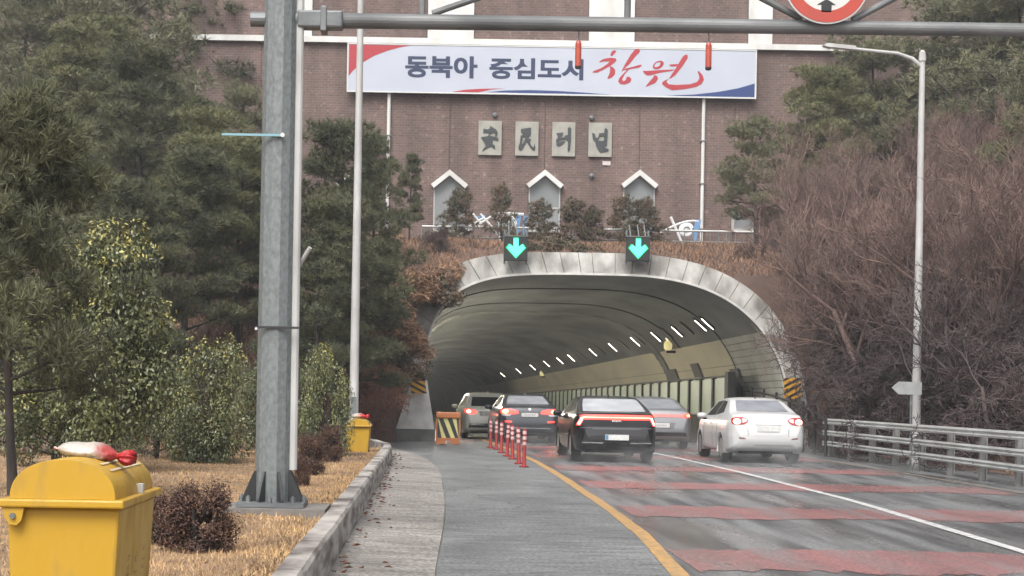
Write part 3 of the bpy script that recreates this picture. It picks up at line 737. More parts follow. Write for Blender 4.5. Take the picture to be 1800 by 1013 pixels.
# four stone name plaques
M_plq = mat('plaque_stone', (.36, .35, .31), .8, (.28, .275, .24), 2.0, bump=.2)
M_ink = mat('plaque_letter', (.045, .05, .055), .7)
S2 = 6.923
plq = [((75, 58, 358, 475), [[[(210,118),(250,140),(290,165),(310,200),(295,245),(275,240),(280,215),(265,205),(215,220),(190,205),(130,205),(135,155),(180,165),(215,150)]], [[(108,260),(190,245),(205,215),(225,245),(290,250),(322,275),(310,305),(280,290),(250,290),(245,340),(275,355),(282,395),(265,400),(235,370),(190,385),(125,430),(130,410),(170,360),(145,320),(120,285)]]]),
 ((523, 68, 805, 483), [[[(590,160),(650,150),(700,140),(715,150),(710,230),(690,250),(670,255),(715,285),(700,320),(720,360),(745,385),(755,330),(770,380),(760,415),(735,415),(700,370),(660,310),(640,350),(605,415),(570,415),(560,385),(580,320),(585,240),(620,230),(590,195)], [(612,265),(605,350),(630,305),(645,272),(630,250)]]]),
 ((970, 75, 1252, 490), [[[(1020,210),(1105,200),(1095,245),(1060,262),(1120,262),(1122,240),(1160,230),(1158,150),(1175,132),(1200,150),(1200,300),(1190,410),(1165,440),(1160,400),(1165,310),(1130,280),(1060,300),(1050,320),(1130,300),(1110,335),(1050,370),(1025,360),(1018,290),(1040,260)]]]),
 ((1413, 82, 1697, 497), [[[(1455,205),(1490,220),(1500,265),(1530,265),(1540,210),(1600,205),(1605,160),(1620,142),(1645,170),(1640,300),(1635,360),(1600,385),(1640,392),(1662,405),(1645,430),(1560,445),(1530,410),(1505,360),(1500,320),(1465,285)], [(1550,250),(1530,300),(1590,305),(1605,270),(1590,245)]]])]
for (x0, y0, x1, y1), polys in plq:
    c = W(830 + (x0 + x1) / 2 / S2, 205 + (y0 + y1) / 2 / S2, YB)
    which = ['leftmost', 'second', 'third', 'rightmost'][plq.index(((x0, y0, x1, y1), polys))]
    e = empty('name_plaque', (c.x, YB, c.z), which + ' of the four grey stone plaques with one dark brush character each', 'plaque', 'stone name plaques on the facade')
    k = 72 / F / S2; w2, h2 = (x1 - x0) / 2 * k, (y1 - y0) / 2 * k
    MB().box(-w2, w2, -.12, -.003, -h2, h2).build('slab', M_plq, e, bevel=.012)
    for lp in polys:
        MB().prism([[((u - (x0 + x1) / 2) * k, ((y0 + y1) / 2 - v) * k) for u, v in l] for l in lp], fnb, -.15, -.115).build('character', M_ink, e)

# railing on the crest, decorative bicycle-like ironwork
YR = 66.5
ra = W(742, 398, YR); rb_ = W(1335, 412, YR)
rl_e = empty('crest_railing', ((ra.x + rb_.x) / 2, YR, 6.9), 'low steel pipe railing on the grass crest below the brick wall', 'railing')
def rp(o): o.parent = rl_e; o.matrix_parent_inverse = Matrix.Translation((-(ra.x + rb_.x) / 2, -YR, -6.9)); return o
zr = lambda x: ra.z + (rb_.z - ra.z) * (x - ra.x) / (rb_.x - ra.x)
rp(MB().tube([(ra.x, YR, ra.z), (rb_.x, YR, ra.z)], .045, 8).build('top_rail', M_rail))
rp(MB().tube([(ra.x, YR, ra.z - .42), (rb_.x, YR, ra.z - .42)], .03, 8).build('bottom_rail', M_galv))
x = ra.x; i = 0
while x < rb_.x:
    big = i % 4 == 0
    rp(MB().tube([(x, YR, 6.7), (x, YR, ra.z + (.12 if big and i > 26 else 0))], .035 if big else .018, 6).build('post' if big else 'picket', M_galv)); x += .33; i += 1
M_artw = mat('art_white', (.70, .71, .70), .5); M_artb = mat('art_blue', (.14, .28, .48), .5)
def art(px, py, lab, kind):
    c = W(px, py, YR + .7)
    e = empty('metal_ornament', (c.x, c.y, 6.9), lab, 'ornament')
    h = c.z - 6.9
    if kind == 0:
        for a, b in (((-.95, h - .45), (.2, h + .25)), ((-.6, h - .4), (.55, h + .35)), ((.05, h + .4), (.5, h - .1)), ((-.25, h + .4), (.1, h))):
            MB().tube([(a[0], 0, a[1]), (b[0], 0, b[1])], .045, 6).build('bar', M_artw, e)
        MB().tube([(1.0 * math.cos(t_) * .9, 0, h - .8 + .7 * math.sin(t_)) for t_ in np.linspace(0.2, 2.9, 14)], .05, 6).build('arc', M_artw, e)
        MB().lathe([(.10, -.03), (.14, 0), (.10, .03)], 14, Matrix.Translation((.62, 0, h + .3)) @ Matrix.Rotation(R(90), 4, 'X')).build('disc', M_artw, e)
        MB().prism([[(-.1, h + .3), (.25, h + .38), (.2, h + .1)]], lambda u, v, d: Vector((u, d, v)), .06, .1).build('blue_plate', M_artb, e)
    elif kind == 1:
        MB().tube([(-.5, 0, h + .42), (.5, 0, h + .38)], .06, 6).build('bar', M_artw, e)
        MB().tube([(-.15 + .36 * math.cos(t_), 0, h - .1 + .4 * math.sin(t_)) for t_ in np.linspace(0, 3.3, 14)], .07, 6).build('arc', M_artw, e)
        MB().lathe([(.26, -.03), (.28, 0), (.26, .03)], 18, Matrix.Translation((-.16, .05, h - .05)) @ Matrix.Rotation(R(90), 4, 'X')).build('disc', mat('art_pale', (.5, .58, .55), .5), e)
        for u in (.2, .5): MB().prism([[(u, h + .34), (u + .2, h + .34), (u + .08, h - .6), (u - .1, h - .6)]], lambda a, v, d: Vector((a, d, v)), -.03, .03).build('blue_plate', M_artb, e)
        MB().prism([[(-.5, h - .3), (-.1, h - .3), (-.15, h - .62), (-.5, h - .62)]], lambda a, v, d: Vector((a, d, v)), -.03, .03).build('white_plate', M_artw, e)
    else:
        MB().tube([(-.95 + 1.5 * s2, 0, h - .15 + .5 * math.sin(s2 * 1.75)) for s2 in np.linspace(0, 1, 12)], .045, 6).build('arc', M_artw, e)
        MB().tube([(-.55, 0, h + .5), (-.05, 0, h - .62)], .055, 6).build('bar', M_artw, e)
        MB().lathe([(.24, -.04), (.30, 0), (.24, .04)], 20, Matrix.Translation((.08, 0, h)) @ Matrix.Rotation(R(90), 4, 'X')).build('disc', M_artw, e)
        MB().tube([(.08 + .13 * math.cos(t_) * (1 - t_ * .08), -.06, h + .13 * math.sin(t_) * (1 - t_ * .08)) for t_ in np.linspace(0, 7, 20)], .022, 5).build('swirl', mat('art_grey', (.25, .27, .28), .5), e)
        MB().prism([[(.42, h + .4), (.66, h + .4), (.42, h - .62), (.28, h - .62)]], lambda a, v, d: Vector((a, d, v)), -.03, .03).build('blue_plate', M_artb, e)
art(842, 394, 'white crossed bars of the ornament behind the railing, beside the dark conifer', 0)
art(898, 394, 'white and blue ornament with a half ring above the left lane signal', 1)
art(1203, 404, 'white disc ornament with swirl and blue slab next to the drain pipe', 2)

# ------------------------------------------------------------------ gantry
GYD = 17.0
gb = W(479, 893, GYD); gz = hzf(-1.55, GYD) + .07
gan = empty('gantry', (gb.x, GYD, gz), 'tall grey steel gantry post with a pipe truss reaching over the road', 'gantry')
GX0 = gb.x
def ga(o): o.parent = gan; o.matrix_parent_inverse = Matrix.Translation((-GX0, -GYD, -gz)); return o
zb = W(485, 35, GYD).z
n8 = 12
ga(MB().tube([(GX0, GYD, gz + .02), (GX0, GYD, zb + 1.9)], [.182, .160], n8).build('post', M_galv))
ga(MB().box(GX0 - .33, GX0 + .33, GYD - .33, GYD + .33, gz + .0, gz + .045).build('base_plate', M_galvd))
M_foot = mat('footing_conc', (.14, .13, .12), .9, (.2, .18, .16), 6)
ga(MB().box(GX0 - .5, GX0 + .55, GYD - .48, GYD + .5, gz - .4, gz - .005).build('footing', M_foot))
for k in range(8):
    a = 2 * math.pi * k / 8 + .39
    M_ = Matrix.Translation((GX0, GYD, gz + .045)) @ Matrix.Rotation(a, 4, 'Z')
    ga(MB().prism([[(.165, 0), (.315, 0), (.315, .03), (.195, .30), (.165, .30)]], lambda u, v, d, M_=M_: M_ @ Vector((u, d, v)), -.012, .012).build('gusset', mat('gusset_dark', (.035, .037, .038), .5)))
    a2 = a + .39
    ga(MB().lathe([(.025, 0), (.025, .05), (.012, .05), (.012, .065)], 6, Matrix.Translation((GX0 + .31 * math.cos(a2), GYD + .31 * math.sin(a2), gz + .045))).build('anchor_bolt', M_galvd))
# pale conduit up the side of the post
cxp = W(514, 848, GYD).x
ga(MB().tube([(cxp + .005, GYD - .04, gz + .36), (cxp - .0, GYD - .04, zb + 1.8)], [.042, .038], 10).build('conduit', M_polew))
ga(MB().tube([(cxp + .02, GYD + .03, W(525, 468, GYD).z), (cxp + .14, GYD - .05, W(541, 436, GYD).z)], .022, 8).build('conduit_stub', M_polew))
ga(MB().box(GX0 - .19, cxp + .05, GYD - .19, GYD - .165, W(485, 579, GYD).z, W(485, 575, GYD).z).build('wire_tie', M_black))
ga(MB().lathe([(.014, 0), (.014, .02)], 8, Matrix.Translation((GX0 - .17, GYD - .215, W(485, 580, GYD).z)) @ Matrix.Rotation(R(90), 4, 'X')).build('tie_clip', M_white))
xe = W(1990, 48, GYD).x
ga(MB().tube([(GX0 - .30, GYD, zb), (GX0 - .15, GYD, zb)], .075, 16).build('beam_stub', M_galvd))
M_beam = mat('beam_steel', (.20, .205, .205), .5, (.11, .115, .118), 3.0, stretch=(.35, 1, 1), metal=.35, bump=.1, rough2=.65)
ga(MB().tube([(GX0 + .15, GYD, zb), (xe, GYD, zb + .03)], [.078, .066], 18).build('beam', M_beam, smooth=False))
ga(MB().box(GX0 + .17, GX0 + .62, GYD - .10, GYD + .10, zb - .085, zb + .085).build('sleeve', M_galvd, bevel=.02))
ga(MB().box(GX0 + .40, GX0 + .46, GYD - .12, GYD + .12, zb - .125, zb + .125).build('clamp', M_galvd, bevel=.01))
zt = zb + 1.0
ga(MB().tube([(GX0 + .15, GYD, zt), (xe, GYD, zt + .03)], [.078, .066], 18).build('beam', M_beam))
def brace(p0, p1, r=.034): ga(MB().tube([p0, p1], r, 10).build('brace', M_beam))
for px in (742, 1103, 1890): x_ = W(px, 20, GYD).x; brace((x_, GYD, zb + .05), (x_, GYD, zt - .05))
for p0, p1 in (((760, 24), (830, 0)), ((1410, 34), (1345, 0)), ((1498, 36), (1566, 0))):
    a, b = W(*p0, GYD), W(*p1, GYD); t_ = (zt - .06 - a.z) / (b.z - a.z); brace(a, a + (b - a) * t_)
# round height limit sign hung on the truss
sc_ = W(1453, -33, GYD - .12); rr = 75 * GYD / F
e = empty('height_limit_sign', (sc_.x, sc_.y, sc_.z), 'round red rimmed height limit sign with black arrow on the gantry beam', 'sign')
RX = Matrix.Rotation(R(90), 4, 'X')
M_signr = mat('sign_red', (.42, .055, .035), .5, (.36, .06, .045), 5); M_signw = mat('sign_grey', (.55, .55, .53), .5)
MB().lathe([(rr, -.02), (rr, .01)], 64, RX).build('plate', M_signw, e)
ring = [(rr * .965 * math.cos(a), rr * .965 * math.sin(a)) for a in np.linspace(0, 2 * math.pi, 65)[:-1]]
ring2 = [(rr * .70 * math.cos(a), rr * .70 * math.sin(a)) for a in np.linspace(2 * math.pi, 0, 65)[:-1]]
fs_ = lambda u, v, d: Vector((u, d, v))
MB().prism([ring, ring2], fs_, -.016, -.0105).build('red_rim', M_signr, e)
k_ = GYD / F
for sg in (1, -1):
    yb0 = -(23 + 33) * k_
    MB().prism([[(-.05, sg * -.31), (.05, sg * -.31), (.05, sg * -.235), (.09, sg * -.235), (0, sg * -.18), (-.09, sg * -.235), (-.05, sg * -.235)]], fs_, -.016, -.0105).build('arrow', M_black, e)
MB().box(-.04, .04, .02, .1, -.3, .5).build('bracket', M_galvd, e)
# red hanging clearance bars
for px, pt, pb, lab in ((1016, 72, 122, 'red hanging tube under the gantry beam, in front of the blue lettering'), (1245, 75, 124, 'red hanging tube under the gantry beam, at the banner end right of the red lettering')):
    a, b = W(px, pt, GYD - .02), W(px, pb, GYD - .02)
    e = empty('hanging_bar', (b.x, b.y, b.z), lab, 'marker'); h = a.z - b.z
    MB().lathe([(.012, 0), (.03, .008), (.032, .03)], 12).build('end_cap', M_black, e)
    MB().lathe([(.031, .03), (.031, h - .03), (.02, h)], 12).build('tube', mat('bar_red', (.42, .075, .045), .4, (.30, .05, .035), 8), e)
    MB().tube([(0, 0, h), (.004, .01, h + .06), (0, .02, zb - .06 - b.z)], .006, 6).build('chain', M_black, e)
# pale blue strap blown out from the post
a, b = W(390, 238, GYD - .19), W(497, 238, GYD - .19)
e = empty('blue_strap', (b.x, b.y, b.z), 'pale blue plastic strap sticking out left from the gantry post', 'strap')
MB().box(a.x - b.x, 0, -.012, .012, -.012, .010).build('strip', mat('strap_blue', (.20, .36, .42), .5), e)
MB().lathe([(.022, 0), (.022, .03)], 8, RX).build('clip', M_white, e)

# ------------------------------------------------------------------ street lamps
def lamp_post(px, pb, d, ptop, lab, arm=None):
    g0 = W(px, pb, d); z0 = hzf(g0.x, d); top = W(px, ptop, d).z
    e = empty('street_lamp', (g0.x, d, z0), lab, 'street lamp')
    H = top - z0
    autosmooth(MB().lathe([(.19, -.15), (.19, .35), (.115, .42), (.105, 1.5), (.065, H)], 12).build('pole', M_polew, e))
    MB().box(-.06, .06, -.125, -.1, .55, .95).build('hatch', M_galv, e)
    if arm:
        b = W(*arm, d); v = Vector((b.x - g0.x, 0, b.z - z0))
        MB().tube([(0, 0, H - .25), (v.x * .1, 0, H - .05), (v.x * .25, 0, H + (v.z - H) * .35), (v.x * .7, 0, H + (v.z - H) * .8), v], [.05, .05, .042, .036, .03], 8).build('arm', M_polew, e)
        MB().prism([[(v.x + .75, v.z - .075), (v.x + .1, v.z - .02), (v.x - .02, v.z + .02), (v.x + .1, v.z + .07), (v.x + .75, v.z + .015)]], lambda u, w_, dd: Vector((u, dd, w_)), -.09, .09).build('lantern', M_polew, e)
        MB().lathe([(.09, H - .1), (.075, H + .1), (.03, H + .16)], 10).build('cap', M_polew, e)
    else:
        MB().tube([(0, 0, H), (.3, 0, H + .35), (1.6, 0, H + .7)], [.06, .05, .04], 8).build('arm', M_polew, e)
        MB().prism([[(1.5, H + .6), (2.3, H + .72), (2.3, H + .8), (1.5, H + .78)]], lambda u, w_, dd: Vector((u, dd, w_)), -.1, .1).build('lantern', M_polew, e)
    return e
lamp_post(621, 760, 40, -180, 'tall pale lamp post behind the far yellow grit bin')
ld = W(633, 590, 40)
lamp_post(1609, 812, 40, 100, 'pale street lamp with long arm among the bare trees', (1447, 82))
# arrow board by the right lamp
c = W(1594, 682, 38.6)
e = empty('arrow_board', (c.x, c.y, .0), 'blank grey arrow shaped board pointing left behind the guard rail', 'sign')
MB().prism([[(-.34, c.z), (-.18, c.z + .14), (.34, c.z + .13), (.34, c.z - .15), (-.18, c.z - .15)]], fs_, 0, .03).build('board', mat('board_grey', (.33, .34, .33), .6, (.26, .27, .26), 4), e)
MB().tube([(.12, .06, c.z + .1), (.12, .06, -.1)], .03, 8).build('stake', M_galvd, e)

# ------------------------------------------------------------------ grit bins and sand bags
M_bin = mat('bin_yellow', (.46, .27, .02), .4, (.26, .165, .05), 8, bump=.08, bscale=60, stretch=(1, 1, .3), lo=.5, hi=.82, rough2=.6)
def grit_bin(loc, lab, sz=1.0, rz=0.0):
    e = empty('grit_bin', loc, lab, 'grit bin', 'yellow grit bins on the verge', rz); e.scale = (1, 1, sz)
    w_, D, H = .235, 1.0, .68
    b = MB(); V = []
    for z, k in ((0, .86), (H, 1.0)):
        V += [(-w_ * k, .05 + .07 * (1 - k), z), (w_ * k, .05 + .07 * (1 - k), z), (w_ * k, D - .05 - .07 * (1 - k), z), (-w_ * k, D - .05 - .07 * (1 - k), z)]
    b.add(V, [(3, 2, 1, 0), (4, 5, 6, 7), (0, 1, 5, 4), (1, 2, 6, 5), (2, 3, 7, 6), (3, 0, 4, 7)]).build('body', M_bin, e, bevel=.014)
    MB().box(-w_ - .025, w_ + .025, 0.0, D, H, H + .035).build('rim', M_bin, e, bevel=.008)
    lid = MB(); n_ = 26; prof = [(-.222 * math.cos(math.pi * k / n_), H + .036 + .165 * abs(math.sin(math.pi * k / n_)) ** .85) for k in range(n_ + 1)]
    vs = []; fs = []
    for y_, kk in ((.03, .985), (.042, 1), (D - .042, 1), (D - .03, .985)): vs += [(x_ * kk, y_, H + .036 + (z_ - H - .036) * kk) for x_, z_ in prof]
    m_ = n_ + 1
    for r_i in range(3):
        for k in range(n_): fs.append((r_i * m_ + k, r_i * m_ + k + 1, (r_i + 1) * m_ + k + 1, (r_i + 1) * m_ + k))
    fs += [tuple(range(m_)), tuple(range(4 * m_ - 1, 3 * m_ - 1, -1))]
    for r_i in range(3): fs.append((r_i * m_, (r_i + 1) * m_, (r_i + 1) * m_ + n_, r_i * m_ + n_))
    lo_ = lid.add(vs, fs).build('lid', M_bin, e); autosmooth(lo_, 40)
    for t_ in (.55, .72):       # raised ribs with pale worn paint along the lid
        a = math.pi * t_; 
        vv = []
        for y_ in (.06, D - .06):
            for dt in (-.016, .016): aa = a + dt * math.pi; vv.append((-.222 * math.cos(aa) * 1.01, y_, H + .036 + .165 * math.sin(aa) ** .85 * 1.015 + .004))
    for t_ in (.70, .78):
        vv = []
        for y_ in (.16, D - .1):
            for dt in (-.010, .010): aa = math.pi * (t_ + dt); vv.append((-.2245 * math.cos(aa), y_, H + .038 + .1675 * math.sin(aa) ** .85))
        MB().add(vv, [(0, 1, 3, 2)]).build('lid_stripe', mat('worn_stripe', (.62, .52, .34), .5), lo_, fix=True)
    tab = MB().prism([[(-.245, H + .0), (-.155, H + .0), (-.165, H - .055), (-.185, H - .075), (-.215, H - .07), (-.235, H - .04)]], fs_, .012, .035).build('hinge_tab', M_bin, e)
    MB().lathe([(.012, 0), (.012, .012)], 10, Matrix.Translation((-.2, .012, H - .035)) @ RX).build('hinge_bolt', M_galvd, tab)
    MB().box(w_ - .02, w_ + .01, D * .55, D * .6, H + .035, H + .075).build('catch', M_white, e)
    # faded marks on the road side (three columns of small faded characters)
    r_ = random.Random(2); mk = MB()
    for ci in range(3):
        for ri in range(3):
            for s_ in range(3):
                y_ = .32 + ci * .19 + r_.uniform(-.03, .03); z_ = .44 - ri * .04 + r_.uniform(-.012, .012); k = .86 + .14 * z_ / H
                dy, dz_ = r_.choice(((.05, .004), (.012, .018), (.03, .005)))
                mk.add([(w_ * k + .002, y_, z_), (w_ * k + .002, y_ + dy, z_), (w_ * k + .0025, y_ + dy, z_ + dz_), (w_ * k + .0025, y_, z_ + dz_)], [(0, 1, 2, 3)])
    mk.build('faded_marks', mat('faded_ink', (.30, .19, .09), .7), e, fix=False)
    return e
bz1 = .31
grit_bin((-1.52, 7.05, bz1), 'near yellow grit bin with domed lid, cut by the bottom left corner')
b2 = W(628, 797, 33.5)
grit_bin((b2.x, 33.5, hzf(b2.x, 33.5)), 'far small yellow grit bin at the kerb end by the lamp post', .74)
def bagmat():
    m = bpy.data.materials.new('bag_plastic'); m.use_nodes = True; t = m.node_tree; N = t.nodes; L = t.links; p = N['Principled BSDF']
    tc = N.new('ShaderNodeTexCoord'); s = N.new('ShaderNodeSeparateXYZ'); L.new(tc.outputs['Object'], s.inputs[0])
    n_ = N.new('ShaderNodeTexNoise'); n_.inputs['Scale'].default_value = 14; L.new(tc.outputs['Object'], n_.inputs['Vector'])
    ad = N.new('ShaderNodeMath'); ad.operation = 'MULTIPLY_ADD'; L.new(n_.outputs['Fac'], ad.inputs[0]); ad.inputs[1].default_value = .16; L.new(s.outputs[0], ad.inputs[2])
    cr = N.new('ShaderNodeValToRGB'); e = cr.color_ramp.elements
    e[0].position = 0; e[0].color = (.45, .02, .02, 1); e[1].position = 1; e[1].color = (.62, .015, .02, 1)
    for pos, c in ((.10, (.42, .05, .045, 1)), (.16, (.44, .40, .36, 1)), (.52, (.44, .39, .34, 1)), (.66, (.36, .07, .06, 1))):
        k = e.new(pos); k.color = c
    mr = N.new('ShaderNodeMapRange'); mr.inputs[1].default_value = -.14; mr.inputs[2].default_value = .30; L.new(ad.outputs[0], mr.inputs[0])
    L.new(mr.outputs[0], cr.inputs[0]); L.new(cr.outputs[0], p.inputs['Base Color']); p.inputs['Roughness'].default_value = .35
    b = N.new('ShaderNodeBump'); b.inputs['Strength'].default_value = 1.0; b.inputs['Distance'].default_value = .025; L.new(n_.outputs['Fac'], b.inputs['Height']); L.new(b.outputs[0], p.inputs['Normal'])
    return m
M_bag = bagmat()
def sandbag(loc, lab, rz, ry, sc=1.0):
    e = empty('sand_bag', loc, lab, 'sand bag', 'bags on the grit bins', rz); e.rotation_euler = (0, ry, rz); e.scale = (sc, sc, sc)
    prof = [(-.182, .016), (-.168, .007), (-.158, .022), (-.145, .040), (-.12, .056), (-.08, .068), (-.04, .076), (0, .08), (.03, .081), (.055, .077), (.075, .068), (.092, .052), (.105, .035), (.116, .021), (.124, .016)]
    V = []; n_ = 32
    for i, (x_, r_) in enumerate(prof):
        for k in range(n_):
            a = 2 * math.pi * k / n_; wr = 1 + .10 * math.sin(5 * a + i * 1.7) * (.2 + i / 14) + .06 * (i / 14) * math.sin(11 * a + i * .7) + .03 * math.sin(4 * a + i * 2.9)
            V.append((x_, r_ * 1.25 * math.cos(a) * wr, r_ * (.66 if math.sin(a) > 0 else .45) * math.sin(a) * wr))
    Fc = [(i * n_ + k, i * n_ + (k + 1) % n_, (i + 1) * n_ + (k + 1) % n_, (i + 1) * n_ + k) for i in range(len(prof) - 1) for k in range(n_)] + [tuple(range(n_))]
    MB().add(V, Fc).build('sack', M_bag, e, True)
    prof = [(.118, .017), (.128, .024), (.140, .036), (.155, .043), (.172, .045), (.186, .040), (.197, .030)]; V = []
    for i, (x_, r_) in enumerate(prof):
        for k in range(n_):
            a = 2 * math.pi * k / n_; wr = 1 + .22 * math.sin(3 * a + i * .5) * (i / 6 + .2) + .16 * math.sin(7 * a + i * .3)
            V.append((x_ + .012 * math.sin(5 * a) * i / 6, r_ * math.cos(a) * wr, r_ * .72 * math.sin(a) * wr))
    Fc = [(i * n_ + k, i * n_ + (k + 1) % n_, (i + 1) * n_ + (k + 1) % n_, (i + 1) * n_ + k) for i in range(len(prof) - 1) for k in range(n_)] + [tuple(range(n_)), tuple(range(len(prof) * n_ - 1, (len(prof) - 1) * n_ - 1, -1))]
    MB().add(V, Fc).build('tied_end', mat('bag_red', (.42, .014, .018), .3, (.30, .012, .015), 30, bump=.5, bscale=60), e, True)
    return e
sandbag((-1.47, 7.45, bz1 + .68 + .036 + .165 + .012), 'white and red plastic sand bag lying on the near grit bin', R(4), R(7), .92)
sandbag((b2.x - .0, 33.9, hzf(b2.x, 33.5) + .715 * .74 + .165 * .74 + .05), 'white and red plastic sand bag on top of the far grit bin', R(-20), 0, 1.15)

# ------------------------------------------------------------------ barrier and delineators
c = W(787, 782, 48.0)
e = empty('traffic_barrier', (c.x, 48.0, .0), 'orange plastic barrier with black and yellow chevrons at the tunnel mouth', 'barrier')
M_or = mat('barrier_orange', (.46, .155, .045), .5, (.34, .12, .05), 5)
MB().box(-.345, .345, -.2, .2, .75, .92).build('top_bar', M_or, e, bevel=.03)
MB().prism([[(-.345, .03), (-.08, .03), (-.06, .12), (.06, .12), (.08, .03), (.345, .03), (.345, .2), (-.345, .2)]], fs_, -.24, .24).build('base', M_or, e)
MB().box(-.30, .30, -.15, .15, .2, .75).build('panel', mat('chev_yellow', (.60, .56, .22), .5, (.5, .46, .2), 5), e)
for k in range(-2, 3):
    x_ = k * .25
    pl = [(x_ - .05, .2), (x_ + .08, .2), (x_ - .14, .75), (x_ - .27, .75)]
    pl = [(max(-.298, min(.298, u)), v) for u, v in pl]
    if pl[1][0] - pl[0][0] < .01 and pl[2][0] - pl[3][0] < .01: continue
    MB().prism([pl], fs_, -.158, -.151).build('stripe', M_black, e)
for sx_ in (-.325, .325): MB().box(sx_ - .02, sx_ + .02, -.16, .16, .2, .75).build('end_post', M_or, e)
M_del = mat('delineator_red', (.28, .018, .017), .45, (.22, .022, .02), 9); M_refl = mat('reflective_band', (.66, .50, .50), .35, (.5, .3, .3), 12)
dpos = [(862, 788), (872, 791), (881, 797), (891, 803), (901, 808), (912, 816), (921, 822)]
for i, (px, py) in enumerate(dpos):
    d = 1.5 * F / (py - W(px, py, 1).x * 0 - (VY + (px - VX) * math.sin(ROLL)))
    c = W(px, py, d)
    wh = ['farthest', 'second farthest', 'third farthest', 'middle', 'third nearest', 'second nearest', 'nearest'][i]
    e = empty('delineator_post', (c.x, d, .012), wh + ' of the seven red flexible posts along the yellow line', 'delineator', 'red delineator posts')
    autosmooth(MB().lathe([(.10, 0), (.10, .02), (.05, .035), (.04, .06), (.04, .72), (.034, .755), (.015, .77)], 14).build('post', M_del, e))
    for z in (.44, .55, .66): MB().lathe([(.0415, z), (.0415, z + .065)], 14).build('reflective_band', M_refl, e)
    e.rotation_euler = (random.uniform(-.03, .03), random.uniform(-.05, .05), 0)

# ------------------------------------------------------------------ guard rail and iron fence on the right
gr = empty('guard_rail', (10.3, 36, 0), 'three bar steel guard rail along the right road edge', 'guard rail')
def gp(o): o.parent = gr; o.matrix_parent_inverse = Matrix.Translation((-10.3, -36, 0)); return o
gxr = lambda y: float(np.interp(y, [10, 28, 36, 44], [10.25, 10.32, 10.33, 10.28]))
yr = list(np.arange(12, 44, 2.0)) + [44.5]
for z, r_ in ((.90, .074), (.60, .066), (.33, .064)):
    mb = MB()
    sec = [(-.045, -r_), (.045, -r_), (.06, -r_ * .5), (.06, r_ * .5), (.045, r_), (-.045, r_), (-.06, r_ * .5), (-.025, .0), (-.06, -r_ * .5)]
    m_ = len(sec); V = [(gxr(y_) + u, y_, z + v) for y_ in yr for u, v in sec]
    Fc = [(i * m_ + k, i * m_ + (k + 1) % m_, (i + 1) * m_ + (k + 1) % m_, (i + 1) * m_ + k) for i in range(len(yr) - 1) for k in range(m_)]
    Fc += [tuple(range(m_)), tuple(range(len(yr) * m_ - 1, (len(yr) - 1) * m_ - 1, -1))]
    gp(mb.add(V, Fc).build('rail', M_rail))
M_post = mat('rail_post', (.34, .34, .33), .5, (.2, .19, .18), 3, metal=.3)
y_ = 44.2
while y_ > 12:
    x_ = gxr(y_)
    gp(MB().box(x_ + .055, x_ + .075, y_ - .06, y_ + .06, -.1, .88).box(x_ + .075, x_ + .16, y_ - .01, y_ + .01, -.1, .88).box(x_ + .16, x_ + .18, y_ - .06, y_ + .06, -.1, .88).build('post', M_post))
    for z in (.90, .60, .33): gp(MB().lathe([(.018, 0), (.018, .02)], 6, Matrix.Translation((x_ - .062, y_, z)) @ Matrix.Rotation(R(-90), 4, 'Y')).build('bolt', M_galv))
    y_ -= 2.0
fe = empty('iron_fence', (10.5, 50, 0), 'black iron hand rail between the portal and the guard rail', 'fence')
def fp(o): o.parent = fe; o.matrix_parent_inverse = Matrix.Translation((-10.5, -50, 0)); return o
fpts = [W(1306, 686, 56.4), W(1322, 688, 55.2), W(1343, 692, 53.4), W(1365, 698, 51.4), W(1388, 706, 49.0), W(1412, 714, 47.2), W(1433, 725, 45.4), W(1452, 740, 44.0)]
for p_ in fpts: fp(MB().tube([(p_.x, p_.y, -.1), (p_.x, p_.y, p_.z + .14)], .04, 8).build('post', M_black))
fp(MB().tube(fpts, .035, 8).build('rail', M_black))
fp(MB().tube([p_ - Vector((0, 0, .45)) for p_ in fpts], .025, 8).build('rail', M_black))

# ------------------------------------------------------------------ cars
M_tyre = mat('tyre_rubber', (.016, .016, .017), .75, (.03, .03, .03), 20)
M_rim = mat('wheel_rim', (.40, .40, .41), .3, metal=.8)
M_under = mat('car_underside', (.012, .012, .013), .8)
M_trim = mat('black_trim', (.018, .018, .02), .35)
M_chrome = mat('chrome', (.62, .62, .63), .18, metal=.95)
M_plate = mat('number_plate', (.62, .62, .60), .45, (.50, .50, .49), 18)
M_cglass = mat('car_glass', (.16, .17, .19), .06, (.24, .25, .27), 2.2, spec=.9, rough2=.2, rscale=30)  # pale base colour stands in for sky mirrored in the rear window
M_cglassd = mat('car_glass_dark', (.02, .022, .025), .05, spec=.6)
M_lred = mat('lens_red', (.34, .014, .014), .2, coat=.5)
M_lredl = mat('lens_red_lit', (.45, .02, .02), .25, emit=(1.0, .045, .03), estr=2.6)
M_lhot = mat('lamp_hot', (.9, .7, .6), .3, emit=(1.0, .36, .25), estr=4.5)
M_lamb = mat('lamp_amber', (.9, .5, .2), .3, emit=(1.0, .42, .10), estr=7.0)
M_lclear = mat('lens_clear', (.62, .52, .52), .15, coat=.5)
def interp_s(pts, ygrid, k=3):
    xs_, zs_ = zip(*pts); v = np.interp(ygrid, xs_, zs_)
    for _ in range(k): v = np.concatenate([[v[0]], (v[:-2] + 2 * v[1:-1] + v[2:]) / 4, [v[-1]]])
    return v
